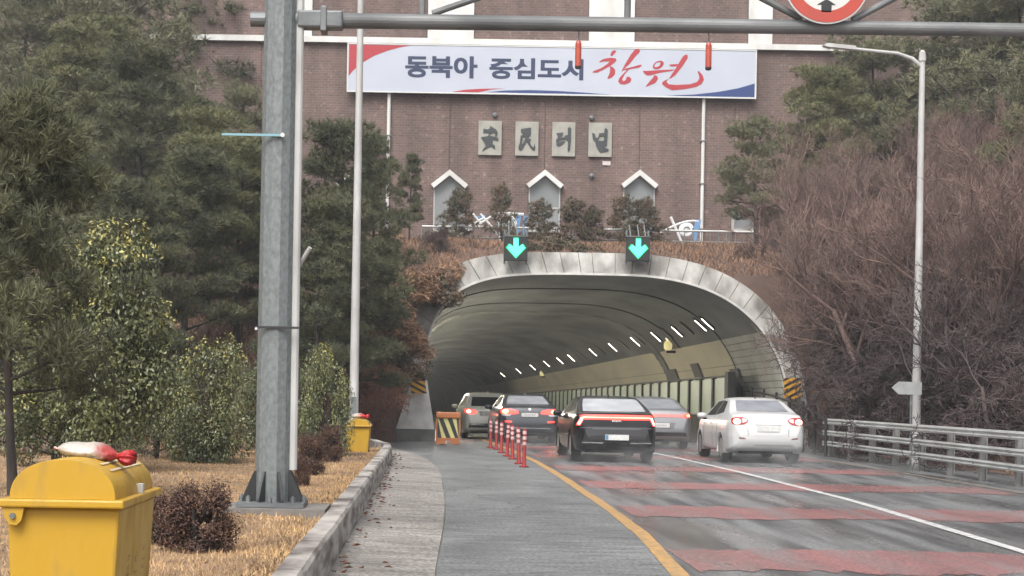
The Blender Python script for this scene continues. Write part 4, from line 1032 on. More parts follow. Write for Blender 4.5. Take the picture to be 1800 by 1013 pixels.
def make_car(name, lab, S, loc, rz):
    e = empty(name, loc, lab, 'car', 'cars driving into the tunnel', rz)
    L_, Wd = S['L'], S['W']
    yg = np.unique(np.concatenate([np.arange(0, .5, .02), np.arange(.5, L_ - .5, .035), np.arange(L_ - .5, L_ + 1e-6, .025), [L_]]))
    zt_ = interp_s(S['ztop'], yg); zb_ = interp_s(S['zbot'], yg); wp = interp_s(S['wplan'], yg) * Wd / 2
    sz_, sf_ = zip(*S['side']); belt = S['belt']; tum = S['tum']
    nb, nsd, ntp = 5, 24, 9
    rows = []
    for i, y_ in enumerate(yg):
        b0, t0 = zb_[i], zt_[i]; H_ = max(.02, t0 - b0)
        f_ = min(.055, H_ * .35); fb = min(.05, H_ * .3)
        hw = lambda z: (wp[i] * np.interp(z, sz_, sf_)) if z <= belt else max(.2, wp[i] * np.interp(belt, sz_, sf_) - (z - belt) * tum)
        pts = [(hw(b0) * .9 * k / (nb - 1), b0) for k in range(nb)]
        zz = np.linspace(b0 + fb, t0 - f_, nsd)
        pts += [(hw(z), z) for z in zz]
        wt = hw(t0 - f_)
        for k in range(1, ntp + 1):
            a = math.pi / 2 * k / ntp
            pts.append((wt * (math.cos(a) ** .75 if k < ntp else 0), t0 - f_ + f_ * math.sin(a)))
        rows.append(pts)
    m_ = len(rows[0]); V = []; Fc = []
    # full ring: right half then mirrored left half
    for i, pts in enumerate(rows):
        ring_ = [(x_, yg[i], z_) for x_, z_ in pts] + [(-x_, yg[i], z_) for x_, z_ in pts[-2:0:-1]]
        V += ring_
    rn = 2 * m_ - 2
    for i in range(len(rows) - 1):
        for k in range(rn): Fc.append((i * rn + k, i * rn + (k + 1) % rn, (i + 1) * rn + (k + 1) % rn, (i + 1) * rn + k))
    Fc += [tuple(range(rn - 1, -1, -1)), tuple(range((len(rows) - 1) * rn, len(rows) * rn))]
    bvh = BVHTree.FromPolygons([Vector(v) for v in V], Fc)
    wr, yr_, yf_ = S['wheel'], S['rear_axle'], S['rear_axle'] + S['wb']
    ra_ = wr + .055
    Vn = np.array(V)
    keepF = []
    for f in Fc:
        c_ = Vn[list(f)].mean(0)
        if len(f) == 4 and abs(c_[0]) > Wd / 2 - .32 and any((c_[1] - ya) ** 2 + (c_[2] - wr) ** 2 < ra_ ** 2 for ya in (yr_, yf_)): continue
        keepF.append(f)
    body = MB().add(V, keepF).build('body', S['paint'], e, fix=True); autosmooth(body, 50)
    # dark inner tub
    MB().box(-Wd / 2 + .3, Wd / 2 - .3, .25, L_ - .3, .2, .75).build('underbody', M_under, e)
    for ya in (yr_, yf_):
        for sg in (-1, 1):
            x_ = sg * (Wd / 2 - .012)
            hitx = bvh.ray_cast(Vector((sg * 2, ya, wr + ra_ + .03)), Vector((-sg, 0, 0)))
            xo = (abs(hitx[0].x) if hitx[0] else Wd / 2 - .02)
            V2 = []; na = 26
            for k in range(na + 1):
                a = math.pi * (-.12 + 1.24 * k / na)
                for rr_, xx in ((ra_ + .022, xo + .004), (ra_ - .03, xo + .008), (ra_ - .04, xo - .16)):
                    V2.append((sg * xx, ya + rr_ * math.cos(a), max(.2, wr + rr_ * math.sin(a))))
            F2 = []
            for k in range(na):
                b_ = 3 * k; F2 += [(b_, b_ + 1, b_ + 4, b_ + 3), (b_ + 1, b_ + 2, b_ + 5, b_ + 4)]
            MB().add(V2, F2).build('wheel_arch', S.get('archmat', S['paint']), e)
            # wheel
            we = MB(); RY = Matrix.Translation((sg * (Wd / 2 - .135), ya, wr)) @ Matrix.Rotation(R(90), 4, 'Y')
            ty_ = MB().lathe([(wr * .66, -.105), (wr * .93, -.11), (wr * .99, -.085), (wr, -.04), (wr, .04), (wr * .99, .085), (wr * .93, .11), (wr * .66, .105)], 30, RY).build('wheel', M_tyre, e); autosmooth(ty_, 50)
            MB().lathe([(wr * .67, -.112), (wr * .64, -.112), (wr * .6, -.07), (wr * .6, .07), (wr * .64, .112), (wr * .67, .112)], 30, RY).build('rim', M_rim, ty_)
            sp = MB()
            for k in range(10):
                a = 2 * math.pi * k / 10; M_ = RY @ Matrix.Rotation(a, 4, 'Z')
                for zf in (-.108, .085): sp.box(.03, wr * .63, -.018, .018, zf, zf + .022, M_)
            sp.build('spokes', M_rim, ty_)
    def patch(nm, poly, m, axis='r', off_=.006, mirror=False, parent=None, grid=.03, side=1):
        outs = []
        for sg in ((1, -1) if mirror else (1,)):
            pl = [(u * (sg if axis == 'r' else 1), v) for u, v in poly]
            if sg < 0: pl = pl[::-1]
            us, vs_ = [p_[0] for p_ in pl], [p_[1] for p_ in pl]
            # resample boundary
            bd = []
            for i in range(len(pl)):
                a, b = Vector(pl[i]), Vector(pl[(i + 1) % len(pl)]); n_ = max(1, int((b - a).length / grid))
                bd += [a + (b - a) * (k / n_) for k in range(n_)]
            def inside(q_):
                c_ = False
                for i in range(len(bd)):
                    a, b = bd[i], bd[i - 1]
                    if (a.y > q_[1]) != (b.y > q_[1]) and q_[0] < (b.x - a.x) * (q_[1] - a.y) / (b.y - a.y) + a.x: c_ = not c_
                return c_
            ins = []
            u_ = min(us) + grid / 2
            while u_ < max(us):
                v_ = min(vs_) + grid / 2
                while v_ < max(vs_):
                    if inside((u_, v_)): ins.append(Vector((u_, v_)))
                    v_ += grid
                u_ += grid
            allp = bd + ins; nbd = len(bd)
            r_ = delaunay_2d_cdt(allp, [(i, (i + 1) % nbd) for i in range(nbd)], [list(range(nbd))], 1, 1e-6)
            pv, pf = r_[0], r_[2]
            V3 = []; last = None
            for p_ in pv:
                if axis == 'r':
                    h = bvh.ray_cast(Vector((p_.x, -2, p_.y)), Vector((0, 1, 0)))
                    if h[0] is None: h = bvh.find_nearest(Vector((p_.x, .1, p_.y)))
                    V3.append(h[0] + Vector((0, -off_, 0)))
                else:
                    h = bvh.ray_cast(Vector((side * 3, p_.x, p_.y)), Vector((-side, 0, 0)))
                    if h[0] is None: h = bvh.find_nearest(Vector((side * Wd / 2, p_.x, p_.y)))
                    V3.append(h[0] + Vector((side * off_, 0, 0)))
            dv = Vector((0, .03, 0)) if axis == 'r' else Vector((-side * .03, 0, 0))
            n_ = len(V3)
            faces = [tuple(f) for f in pf]
            from collections import Counter
            ec = Counter(tuple(sorted((f[i], f[(i + 1) % len(f)]))) for f in faces for i in range(len(f)))
            sk = [(a, b, b + n_, a + n_) for (a, b), c_ in ec.items() if c_ == 1]
            outs.append(MB().add(V3 + [v + dv for v in V3], faces + sk).build(nm, m, parent or e, smooth=False))
        return outs
    def put(nm, u, z, off_=.0):
        h = bvh.ray_cast(Vector((u, -2, z)), Vector((0, 1, 0))); return h[0].y if h[0] else 0.0
    for it in S['patches']:
        nm, poly, m, kw = it
        par = kw.pop('onto', None) if isinstance(kw, dict) else None
        patch(nm, poly, m, **kw)
    # side windows and mirrors
    for sg in (1, -1):
        for pl in S['side_win']: patch('side_window', pl, M_cglassd, 's', .005, False, None, .05, sg)
        my, mz = S['mirror']
        MB().lathe([(.02, -.10), (.075, -.075), (.085, 0), (.07, .08), (.02, .10)], 12, Matrix.Translation((sg * (Wd / 2 + .08), my, mz)) @ Matrix.Rotation(R(90), 4, 'Y') @ Matrix.Diagonal((.85, 1.1, 1.15, 1))).build('mirror', S['mirror_mat'], e, True)
        MB().box(sg * (Wd / 2 - .12), sg * (Wd / 2 + .05), my - .02, my + .05, mz - .09, mz - .05).build('mirror_stem', M_trim, e)
        for pl in S.get('seams', []): patch('door_seam', pl, M_trim, 's', .003, False, None, .06, sg)
        for pl in S.get('handles', []): patch('door_handle', pl, S['paint'], 's', .03, False, None, .06, sg)
    # shark fin
    fy = S['fin']; h = bvh.ray_cast(Vector((0, fy, 3)), Vector((0, 0, -1)))
    zf = h[0].z if h[0] else S['H']
    MB().prism([[(fy, zf - .02), (fy + .17, zf - .02), (fy + .05, zf + .065), (fy + .01, zf + .06)]], lambda u, v, d: Vector((d, u, v)), -.018, .018).build('antenna_fin', S['finmat'], e)
    # number plate and emblem
    pz, pw, ph = S['plate']; yp = min(put('', 0, pz), put('', pw / 2, pz), put('', 0, pz + ph / 2), put('', 0, pz - ph / 2))
    pl_ = MB().box(-pw / 2, pw / 2, yp - .02, yp + .03, pz - ph / 2, pz + ph / 2).build('number_plate', M_plate, e, bevel=.004)
    if S.get('plate_blue'):
        MB().box(-pw / 2 + .005, -pw / 2 + .07, yp - .0225, yp - .0205, pz - ph / 2 + .01, pz + ph / 2 - .01).build('plate_band', mat('plate_blue', (.08, .2, .36), .5), pl_)
    for kk in range(6 if S.get('plate_marks', True) else 0):
        MB().box(-pw / 2 + .09 + kk * (pw - .16) / 6, -pw / 2 + .09 + kk * (pw - .16) / 6 + pw * .07, yp - .0225, yp - .0205, pz - ph * .22, pz + ph * .24).build('plate_mark', mat('plate_mark', (.34, .34, .34), .6), pl_)
    for poly in S.get('emblem', []):
        patch('emblem', poly, S.get('emblem_mat', M_chrome), 'r', .012, False, None, .03)
    for (x0, x1, z0, z1) in S.get('exhaust', []):
        for sg in (1, -1): MB().box(sg * x0, sg * x1, .12, .3, z0, z1).build('exhaust_tip', M_chrome, e)
    return e

def sedan(L_, W_, H_, **k):
    b = dict(L=L_, W=W_, H=H_, belt=.98, tum=.60, wheel=.325, rear_axle=1.0, wb=2.7,
        zbot=[(0, .50), (.03, .40), (.08, .33), (.2, .27), (.5, .21), (L_ - .5, .21), (L_ - .1, .28), (L_, .45)],
        wplan=[(0, .68), (.04, .79), (.1, .875), (.25, .95), (.5, .985), (1.0, 1.0), (L_ - 1.2, 1.0), (L_ - .6, .95), (L_ - .25, .84), (L_ - .08, .7), (L_, .5)],
        side=[(.2, .93), (.35, .975), (.6, 1.0), (.8, .99), (.92, .97), (1.0, .945)],
        mirror=(L_ * .62, 1.0), mirror_mat=M_trim, fin=1.55, finmat=M_trim, exhaust=[], side_win=[], patches=[])
    b.update(k); return b
# paints
P_white = mat('paint_white', (.50, .50, .495), .32, coat=.5)
P_black = mat('paint_black', (.008, .008, .009), .25, (.014, .014, .016), 3, spec=.25, coat=.08)
P_grey = mat('paint_grey', (.055, .058, .066), .3, metal=.3, coat=.5)
P_silver = mat('paint_silver', (.24, .245, .255), .3, metal=.35, coat=.5)
P_cream = mat('paint_cream', (.78, .79, .70), .32, coat=.5)
def oval(cx_, cz_, rx, rz_, n_=16): return [(cx_ + rx * math.cos(2 * math.pi * i / n_), cz_ + rz_ * math.sin(2 * math.pi * i / n_)) for i in range(n_)]
D_ = dict
# white sedan
white = sedan(4.62, 1.81, 1.48, paint=P_white,
    ztop=[(0, .60), (.02, .70), (.05, .84), (.09, .98), (.15, 1.07), (.28, 1.12), (.55, 1.145), (.64, 1.16), (1.35, 1.425), (1.6, 1.465), (2.1, 1.48), (2.6, 1.43), (3.45, 1.05), (3.6, 1.01), (4.2, .92), (4.5, .78), (4.6, .6), (4.62, .52)],
    plate=(.775, .50, .135), fin=1.5, mirror=(2.95, 1.02), mirror_mat=P_white, plate_marks=False,
    side_win=[[(1.25, 1.12), (2.0, 1.05), (2.0, 1.395), (1.55, 1.37)], [(2.06, 1.05), (3.05, 1.03), (2.62, 1.36), (2.06, 1.395)]],
    seams=[[(1.55, .35), (1.56, .35), (1.40, 1.05), (1.39, 1.05)], [(2.02, .32), (2.03, .32), (2.03, 1.02), (2.02, 1.02)], [(3.12, .32), (3.13, .32), (3.10, 1.0), (3.09, 1.0)]],
    handles=[[(1.62, .86), (1.8, .86), (1.8, .89), (1.62, .89)], [(2.2, .85), (2.38, .85), (2.38, .88), (2.2, .88)]],
    patches=[
        ('rear_window', [(-.60, 1.155), (.60, 1.155), (.555, 1.27), (.49, 1.41), (-.49, 1.41), (-.555, 1.27)], M_cglass, dict(off_=.006)),
        ('tail_light', [(.44, .97), (.47, .91), (.55, .865), (.70, .85), (.80, .87), (.815, .93), (.80, 1.0), (.72, 1.03), (.58, 1.03), (.50, 1.01)], M_lred, dict(mirror=True, off_=.010)),
        ('tail_lamp_lit', oval(.70, .93, .085, .062), M_lhot, dict(mirror=True, off_=.016)),
        ('tail_lamp_clear', [(.46, .97), (.50, .925), (.58, .90), (.58, 1.0), (.51, .995)], M_lclear, dict(mirror=True, off_=.016)),
        ('plate_recess', [(-.50, .885), (.50, .885), (.43, .66), (.33, .635), (-.33, .635), (-.43, .66)], mat('recess_white', (.50, .50, .495), .4), dict(off_=.004)),
        ('trunk_seam', [(.452, .60), (.460, .60), (.475, .87), (.467, .87)], M_trim, dict(mirror=True, off_=.003)),
        ('trunk_handle', [(-.30, .865), (.30, .865), (.29, .89), (-.29, .89)], M_chrome, dict(off_=.02)),
        ('bumper_crease', [(-.72, .60), (.72, .60), (.72, .612), (-.72, .612)], mat('crease_grey', (.42, .42, .41), .5), dict(off_=.003)),
        ('reflector', [(.50, .535), (.66, .545), (.67, .575), (.55, .57)], mat('reflector_dark', (.16, .05, .045), .3), dict(mirror=True, off_=.008)),
        ('lower_valance', [(-.30, .42), (.52, .42), (.6, .385), (-.36, .385)], mat('valance', (.33, .33, .33), .5), dict(off_=.006)),
    ],
    emblem=[oval(0, .985, .055, .032)], emblem_mat=mat('emblem_grey', (.45, .45, .46), .3, metal=.6))
# black fastback
K = 1.875 / 2
black = sedan(5.0, 1.875, 1.455, paint=P_black, wheel=.335, wb=2.9, rear_axle=1.05, belt=1.0, tum=.56,
    ztop=[(0, .58), (.02, .70), (.05, .84), (.08, .98), (.12, 1.065), (.16, 1.085), (.22, 1.09), (.45, 1.11), (1.45, 1.40), (1.8, 1.445), (2.3, 1.455), (2.9, 1.41), (3.8, 1.06), (3.95, 1.0), (4.6, .88), (4.9, .72), (4.98, .6), (5.0, .5)],
    plate=(.545, .52, .12), plate_blue=True, plate_marks=False, fin=1.6, finmat=P_black, mirror=(3.1, 1.03), mirror_mat=P_black,
    side_win=[[(1.35, 1.13), (2.1, 1.06), (2.1, 1.37), (1.7, 1.34)], [(2.16, 1.06), (3.25, 1.04), (2.8, 1.34), (2.16, 1.375)]],
    patches=[
        ('rear_window', [(-.70, 1.112), (.70, 1.112), (.66, 1.25), (.60, 1.385), (-.60, 1.385), (-.66, 1.25)], mat('wet_sky_sheen_glass', (.33, .345, .37), .1, (.40, .42, .44), 3, spec=.8, rough2=.25, rscale=40), dict(off_=.006)),  # sky reflection painted into the pale glass colour
        ('light_bar', [(-.81, 1.015), (-.72, 1.04), (.72, 1.04), (.81, 1.015), (.80, .945), (.70, .93), (-.70, .93), (-.80, .945)], M_lredl, dict(off_=.012)),
        ('light_bar_core', [(-.74, .968), (.74, .968), (.74, .990), (-.74, .990)], mat('bar_core', (.9, .3, .2), .3, emit=(1.0, .16, .10), estr=3.2), dict(off_=.019)),
        ('light_corner', [(.70, 1.0), (.79, .985), (.87, .83), (.88, .80), (.80, .80), (.75, .90)], M_lredl, dict(mirror=True, off_=.012)),
        ('light_slash', [(.735, .975), (.785, .975), (.855, .825), (.815, .815)], M_lhot, dict(mirror=True, off_=.02)),
        ('lower_panel', [(-.66, .78), (.66, .78), (.76, .42), (-.76, .42)], M_trim, dict(off_=.004)),
        ('chrome_trim', [(.30, .405), (.76, .415), (.76, .438), (.30, .43)], M_chrome, dict(mirror=True, off_=.014)),
        ('bumper_line', [(-.80, .74), (-.55, .74), (-.5, .72), (.5, .72), (.55, .74), (.80, .74), (.80, .755), (-.80, .755)], mat('line_grey', (.09, .09, .10), .3), dict(off_=.008)),
    ],
    emblem=[[(-.10, .885), (-.082, .885), (-.082, .925), (-.10, .925)], [(-.078, .905), (-.04, .925), (-.022, .925), (-.055, .905), (-.02, .885), (-.04, .885)], [(-.012, .885), (.006, .885), (.006, .925), (-.012, .925)], [(.012, .885), (.05, .925), (.066, .925), (.10, .885), (.082, .885), (.057, .912), (.03, .885)]],
    emblem_mat=M_white)
grey = sedan(4.9, 1.87, 1.47, paint=P_grey, wheel=.33, wb=2.95, rear_axle=1.05,
    ztop=[(0, .60), (.02, .72), (.05, .86), (.09, 1.0), (.15, 1.08), (.25, 1.10), (.6, 1.14), (1.4, 1.41), (1.7, 1.455), (2.3, 1.47), (2.8, 1.42), (3.7, 1.06), (3.85, 1.0), (4.5, .9), (4.8, .76), (4.88, .6), (4.9, .5)],
    plate=(.83, .50, .11), mirror=(3.0, 1.03), mirror_mat=P_grey, finmat=P_grey,
    side_win=[[(1.3, 1.13), (2.05, 1.06), (2.05, 1.385), (1.6, 1.36)], [(2.1, 1.06), (3.15, 1.03), (2.7, 1.35), (2.1, 1.385)]],
    patches=[
        ('rear_window', [(-.64, 1.15), (.64, 1.15), (.60, 1.27), (.52, 1.395), (-.52, 1.395), (-.60, 1.27)], mat('wet_sky_sheen_glass2', (.26, .275, .30), .1, (.34, .355, .38), 3, spec=.8, rough2=.25, rscale=40), dict(off_=.006)),  # grey base colour carries the mirrored sky
        ('tail_light', [(.33, .87), (.36, .95), (.55, 1.0), (.75, 1.015), (.86, .97), (.86, .87), (.70, .845), (.45, .85)], M_lredl, dict(mirror=True, off_=.012)),
        ('tail_lamp_lit', oval(.735, .925, .09, .055), M_lamb, dict(mirror=True, off_=.02)),
        ('trunk_crease', [(-.50, 1.045), (.50, 1.045), (.50, 1.06), (-.50, 1.06)], M_trim, dict(off_=.006)),
        ('plate_recess', [(-.33, .90), (.33, .90), (.30, .76), (-.30, .76)], mat('recess_grey', (.06, .062, .068), .4), dict(off_=.004)),
        ('light_skirt', [(.55, .84), (.84, .855), (.83, .80), (.6, .79)], mat('skirt_pale', (.42, .42, .45), .3), dict(mirror=True, off_=.008)),
        ('reflector', [(.54, .60), (.74, .61), (.74, .65), (.54, .645)], M_lredl, dict(mirror=True, off_=.008)),
        ('chrome_trim', [(-.62, .42), (.62, .42), (.64, .45), (-.64, .45)], M_chrome, dict(off_=.008)),
    ], emblem=[oval(0, 1.0, .035, .035)])
silver = sedan(4.95, 1.86, 1.45, paint=P_silver, wheel=.33, wb=2.85, rear_axle=1.05,
    ztop=[(0, .60), (.02, .72), (.05, .86), (.09, 1.0), (.14, 1.08), (.22, 1.095), (.5, 1.11), (1.4, 1.39), (1.7, 1.435), (2.3, 1.45), (2.8, 1.4), (3.7, 1.04), (3.85, 1.0), (4.5, .9), (4.85, .74), (4.93, .6), (4.95, .5)],
    plate=(.66, .50, .12), mirror=(3.0, 1.03), mirror_mat=P_silver, finmat=P_silver,
    side_win=[[(1.3, 1.13), (2.05, 1.06), (2.05, 1.365), (1.6, 1.34)], [(2.1, 1.06), (3.15, 1.03), (2.7, 1.33), (2.1, 1.37)]],
    patches=[
        ('rear_window', [(-.68, 1.115), (.68, 1.115), (.63, 1.25), (.55, 1.375), (-.55, 1.375), (-.63, 1.25)], mat('wet_sky_sheen_glass3', (.22, .23, .25), .1, (.29, .30, .32), 3, spec=.8, rough2=.25, rscale=40), dict(off_=.006)),  # sky sheen put into the glass colour here too
        ('light_bar', [(-.86, .90), (-.86, .975), (.86, .975), (.86, .90), (.6, .885), (-.6, .885)], mat('lens_rose', (.50, .16, .15), .3, emit=(1, .20, .16), estr=.25), dict(off_=.010)),
        ('tail_light', [(.64, .875), (.87, .885), (.87, .995), (.66, .98)], M_lredl, dict(mirror=True, off_=.017)),
        ('tail_lamp_lit', oval(.78, .935, .045, .028), M_lamb, dict(mirror=True, off_=.024)),
        ('plate_recess', [(-.42, .74), (.42, .74), (.36, .57), (-.36, .57)], mat('recess_silver', (.13, .13, .14), .4), dict(off_=.004)),
        ('lower_panel', [(-.70, .47), (.70, .47), (.74, .36), (-.74, .36)], M_trim, dict(off_=.004)),
    ])
suv = sedan(4.5, 1.85, 1.66, paint=P_cream, wheel=.345, wb=2.65, rear_axle=.9, belt=1.08, tum=.42,
    ztop=[(0, .62), (.02, .76), (.05, .92), (.08, 1.05), (.14, 1.15), (.30, 1.40), (.42, 1.55), (.55, 1.62), (.9, 1.65), (1.8, 1.66), (2.3, 1.60), (3.1, 1.14), (3.3, 1.08), (4.0, 1.0), (4.35, .85), (4.48, .62), (4.5, .5)],
    side=[(.2, .93), (.35, .975), (.6, 1.0), (.85, .99), (1.0, .975), (1.1, .955)],
    plate=(.90, .5, .12), mirror=(2.7, 1.14), mirror_mat=P_cream, finmat=P_cream, fin=.75,
    side_win=[[(.6, 1.2), (1.5, 1.16), (1.5, 1.53), (.75, 1.52)], [(1.55, 1.16), (2.7, 1.13), (2.2, 1.50), (1.55, 1.53)]],
    patches=[
        ('rear_window', [(-.64, 1.17), (.64, 1.17), (.58, 1.50), (-.58, 1.50)], M_cglassd, dict(off_=.006)),
        ('tail_light', [(.42, .93), (.50, 1.03), (.75, 1.07), (.87, 1.05), (.84, .93), (.62, .88)], M_lredl, dict(mirror=True, off_=.012)),
        ('tail_lamp_lit', oval(.72, .98, .08, .06), M_lhot, dict(mirror=True, off_=.02)),
        ('plate_recess', [(-.36, .99), (.36, .99), (.33, .82), (-.33, .82)], mat('recess_cream', (.33, .33, .28), .4), dict(off_=.004)),
        ('bumper_trim', [(-.70, .56), (.70, .56), (.72, .50), (-.72, .50)], M_chrome, dict(off_=.008)),
        ('lower_panel', [(-.70, .49), (.70, .49), (.74, .40), (-.74, .40)], M_trim, dict(off_=.004)),
    ])
CARS = [
 ('white_sedan', 'white sedan with lit brake lights in the right lane', white, (7.62, 38.4, .012), R(1.2)),
 ('black_sedan', 'black fastback with a full width red light bar in the left lane', black, (4.10, 37.4, .012), R(1.2)),
 ('grey_sedan', 'dark grey sedan with amber lit tail lights at the tunnel mouth', grey, (2.98, 51.0, .012), R(2.5)),
 ('silver_sedan', 'silver sedan with a rose light bar, half hidden behind the black car', silver, (6.35, 47.0, .012), R(2.0)),
 ('cream_car', 'pale cream hatchback entering the tunnel, leftmost of the cars', suv, (1.95, 56.0, .0 + float(tz(56.0))), R(3.5)),
]
for nm, lab, S_, loc, rz in CARS:
    # the body origin is the rear bumper
    ce = make_car(nm, lab, S_, loc, rz)
    if nm == 'cream_car': ce.scale = (.95, .95, .92)

# ------------------------------------------------------------------ vegetation builders
M_bark = mat('bark', (.055, .045, .04), .95, (.028, .024, .022), 9, stretch=(1, 1, .3), bump=.8, bscale=25)
M_twig = mat('twig_bark', (.215, .138, .115), .9, (.13, .088, .077), 1.2, island=.3)
M_twig2 = mat('twig_bark_dark', (.098, .07, .064), .9, (.06, .046, .045), 1.2, island=.35)
M_twig3 = mat('twig_rust', (.26, .125, .08), .9, (.15, .08, .06), 1.0, island=.35)
M_pine = mat('pine_needles', (.112, .120, .052), .65, (.18, .175, .078), .9, island=.35)
M_pined = mat('pine_needles_dark', (.058, .066, .036), .7, (.115, .118, .056), .9, island=.35)
M_pineg = mat('pine_needles_grey', (.12, .126, .072), .7, (.185, .178, .095), .8, island=.35)
M_leaf = mat('evergreen_leaf', (.155, .165, .060), .4, (.062, .075, .036), 1.6, island=.55)
M_leafy = mat('yellow_leaf', (.36, .31, .075), .5, (.21, .20, .06), 3, island=.4)
M_shrub = mat('dead_shrub_leaf', (.125, .064, .042), .85, (.06, .034, .027), 5, island=.5)
M_jun = mat('juniper', (.08, .085, .058), .85, (.16, .105, .065), 2.0, island=.4)

def segs_mesh(segs, n=4):
    P0 = np.array([s[0] for s in segs]); P1 = np.array([s[1] for s in segs]); r0 = np.array([s[2] for s in segs]); r1 = np.array([s[3] for s in segs])
    d = P1 - P0; d /= np.linalg.norm(d, axis=1, keepdims=True) + 1e-9
    ref = np.where(np.abs(d[:, 2:3]) > .9, np.array([[1., 0, 0]]), np.array([[0, 0, 1.]]))
    u = np.cross(d, ref); u /= np.linalg.norm(u, axis=1, keepdims=True); v = np.cross(d, u)
    ring0 = []; ring1 = []
    for k in range(n):
        a = 2 * math.pi * k / n; o_ = u * math.cos(a) + v * math.sin(a)
        ring0.append(P0 + o_ * r0[:, None]); ring1.append(P1 + o_ * r1[:, None])
    V = np.stack(ring0 + ring1, 1).reshape(-1, 3); b = np.arange(len(segs))[:, None] * 2 * n
    Fq = np.concatenate([b + np.array([[k, (k + 1) % n, n + (k + 1) % n, n + k]]) for k in range(n)], 0)
    return V, Fq
def rnd_dirs(n, r):
    v = r.normal(0, 1, (n, 3)); return v / (np.linalg.norm(v, axis=1, keepdims=True) + 1e-9)
def tufts(C, A, K, Ln, wd, r, spread=.75):
    N_ = len(C); c = np.repeat(C, K, 0); a = np.repeat(A, K, 0)
    d = a * (1 - spread * .5) + rnd_dirs(N_ * K, r) * spread; d /= np.linalg.norm(d, axis=1, keepdims=True) + 1e-9
    s = np.cross(d, rnd_dirs(N_ * K, r)); s /= np.linalg.norm(s, axis=1, keepdims=True) + 1e-9
    l = Ln * r.uniform(.6, 1.25, (N_ * K, 1)); b = c + d * l * .08
    V = np.stack([b - s * wd, b + s * wd, b + d * l], 1).reshape(-1, 3)
    return V, np.arange(len(V)).reshape(-1, 3)
def leaves(C, Nrm, Ln, wd, r):
    N_ = len(C); n = Nrm + rnd_dirs(N_, r) * .7; n /= np.linalg.norm(n, axis=1, keepdims=True) + 1e-9
    t = np.cross(n, rnd_dirs(N_, r)); t /= np.linalg.norm(t, axis=1, keepdims=True) + 1e-9; s = np.cross(n, t)
    l = Ln * r.uniform(.6, 1.3, (N_, 1)); w_ = wd * r.uniform(.7, 1.2, (N_, 1))
    V = np.stack([C - t * l * .5, C + s * w_ * .5 + n * w_ * .15, C + t * l * .5, C - s * w_ * .5 + n * w_ * .15], 1).reshape(-1, 3)
    i = np.arange(N_)[:, None] * 4
    return V, np.concatenate([i + np.array([[0, 1, 2]]), i + np.array([[0, 2, 3]])], 0)

def pine_data(seed, H=10.0, base=.3, Rr=2.6, ntuft=2600, K=20, Ln=.30, wd=.013, flat=.30, pad=.75, lean=.5):
    r = np.random.default_rng(seed); segs = []
    npt = 9; tx = [np.array([lean * math.sin(k / npt * 2.5 + seed) * k / npt, lean * .6 * math.cos(k / npt * 3 + seed) * k / npt, H * k / (npt - 1) * .97]) for k in range(npt)]
    rad = lambda h: .018 * H * (1 - h / H * .85)
    for k in range(npt - 1): segs.append((tx[k], tx[k + 1], rad(tx[k][2]) * (1.25 if k == 0 else 1), rad(tx[k + 1][2])))
    pads = []
    nl = 30
    for k in range(nl):
        t = base + (1 - base) * (k + r.uniform(0, 1)) / nl; h = t * H * .97
        p0 = np.array([np.interp(h, [q[2] for q in tx], [q[i] for q in tx]) for i in (0, 1)] + [h])
        f = (1 - ((t - base) / (1 - base)) ** 1.6) ** .8
        ln = Rr * (.30 + .75 * f) * r.uniform(.6, 1.1); a = k * 2.4 + r.uniform(-.5, .5)
        up = r.uniform(-.05, .35) + .35 * (t - base)
        m = p0 + np.array([math.cos(a) * ln * .55, math.sin(a) * ln * .55, ln * up * .45]); e_ = p0 + np.array([math.cos(a) * ln, math.sin(a) * ln, ln * up])
        rr = rad(h) * .42
        segs += [(p0, m, rr, rr * .6), (m, e_, rr * .6, rr * .25)]
        for q in range(3):
            b = r.uniform(.45, 1.0); c = (m + (e_ - m) * (b - .45) / .55) + np.array([r.normal(0, .28), r.normal(0, .28), r.uniform(-.05, .15)]) * Rr / 2.6
            segs.append((m + (e_ - m) * max(0, b - .6), c, rr * .35, rr * .15)); pads.append((c, pad * r.uniform(.6, 1.15) * Rr / 2.6))
    top = tx[-1]; pads += [(top + np.array([r.normal(0, .15), r.normal(0, .15), -.2 * q]), .5 * Rr / 2.6 + .12 * q) for q in range(4)]
    wts = np.array([p[1] ** 2 for p in pads]); pick = r.choice(len(pads), ntuft, p=wts / wts.sum())
    pc = np.array([p[0] for p in pads])[pick]; pr = np.array([p[1] for p in pads])[pick]
    dd = rnd_dirs(ntuft, r) * r.uniform(.25, 1, (ntuft, 1)) ** .5
    C = pc + dd * pr[:, None] * np.array([1, 1, flat / .6]); A = dd * np.array([.8, .8, .3]) + np.array([0, 0, .75])
    A /= np.linalg.norm(A, axis=1, keepdims=True)
    return segs_mesh(segs, 6), tufts(C, A, K, Ln, wd, r)
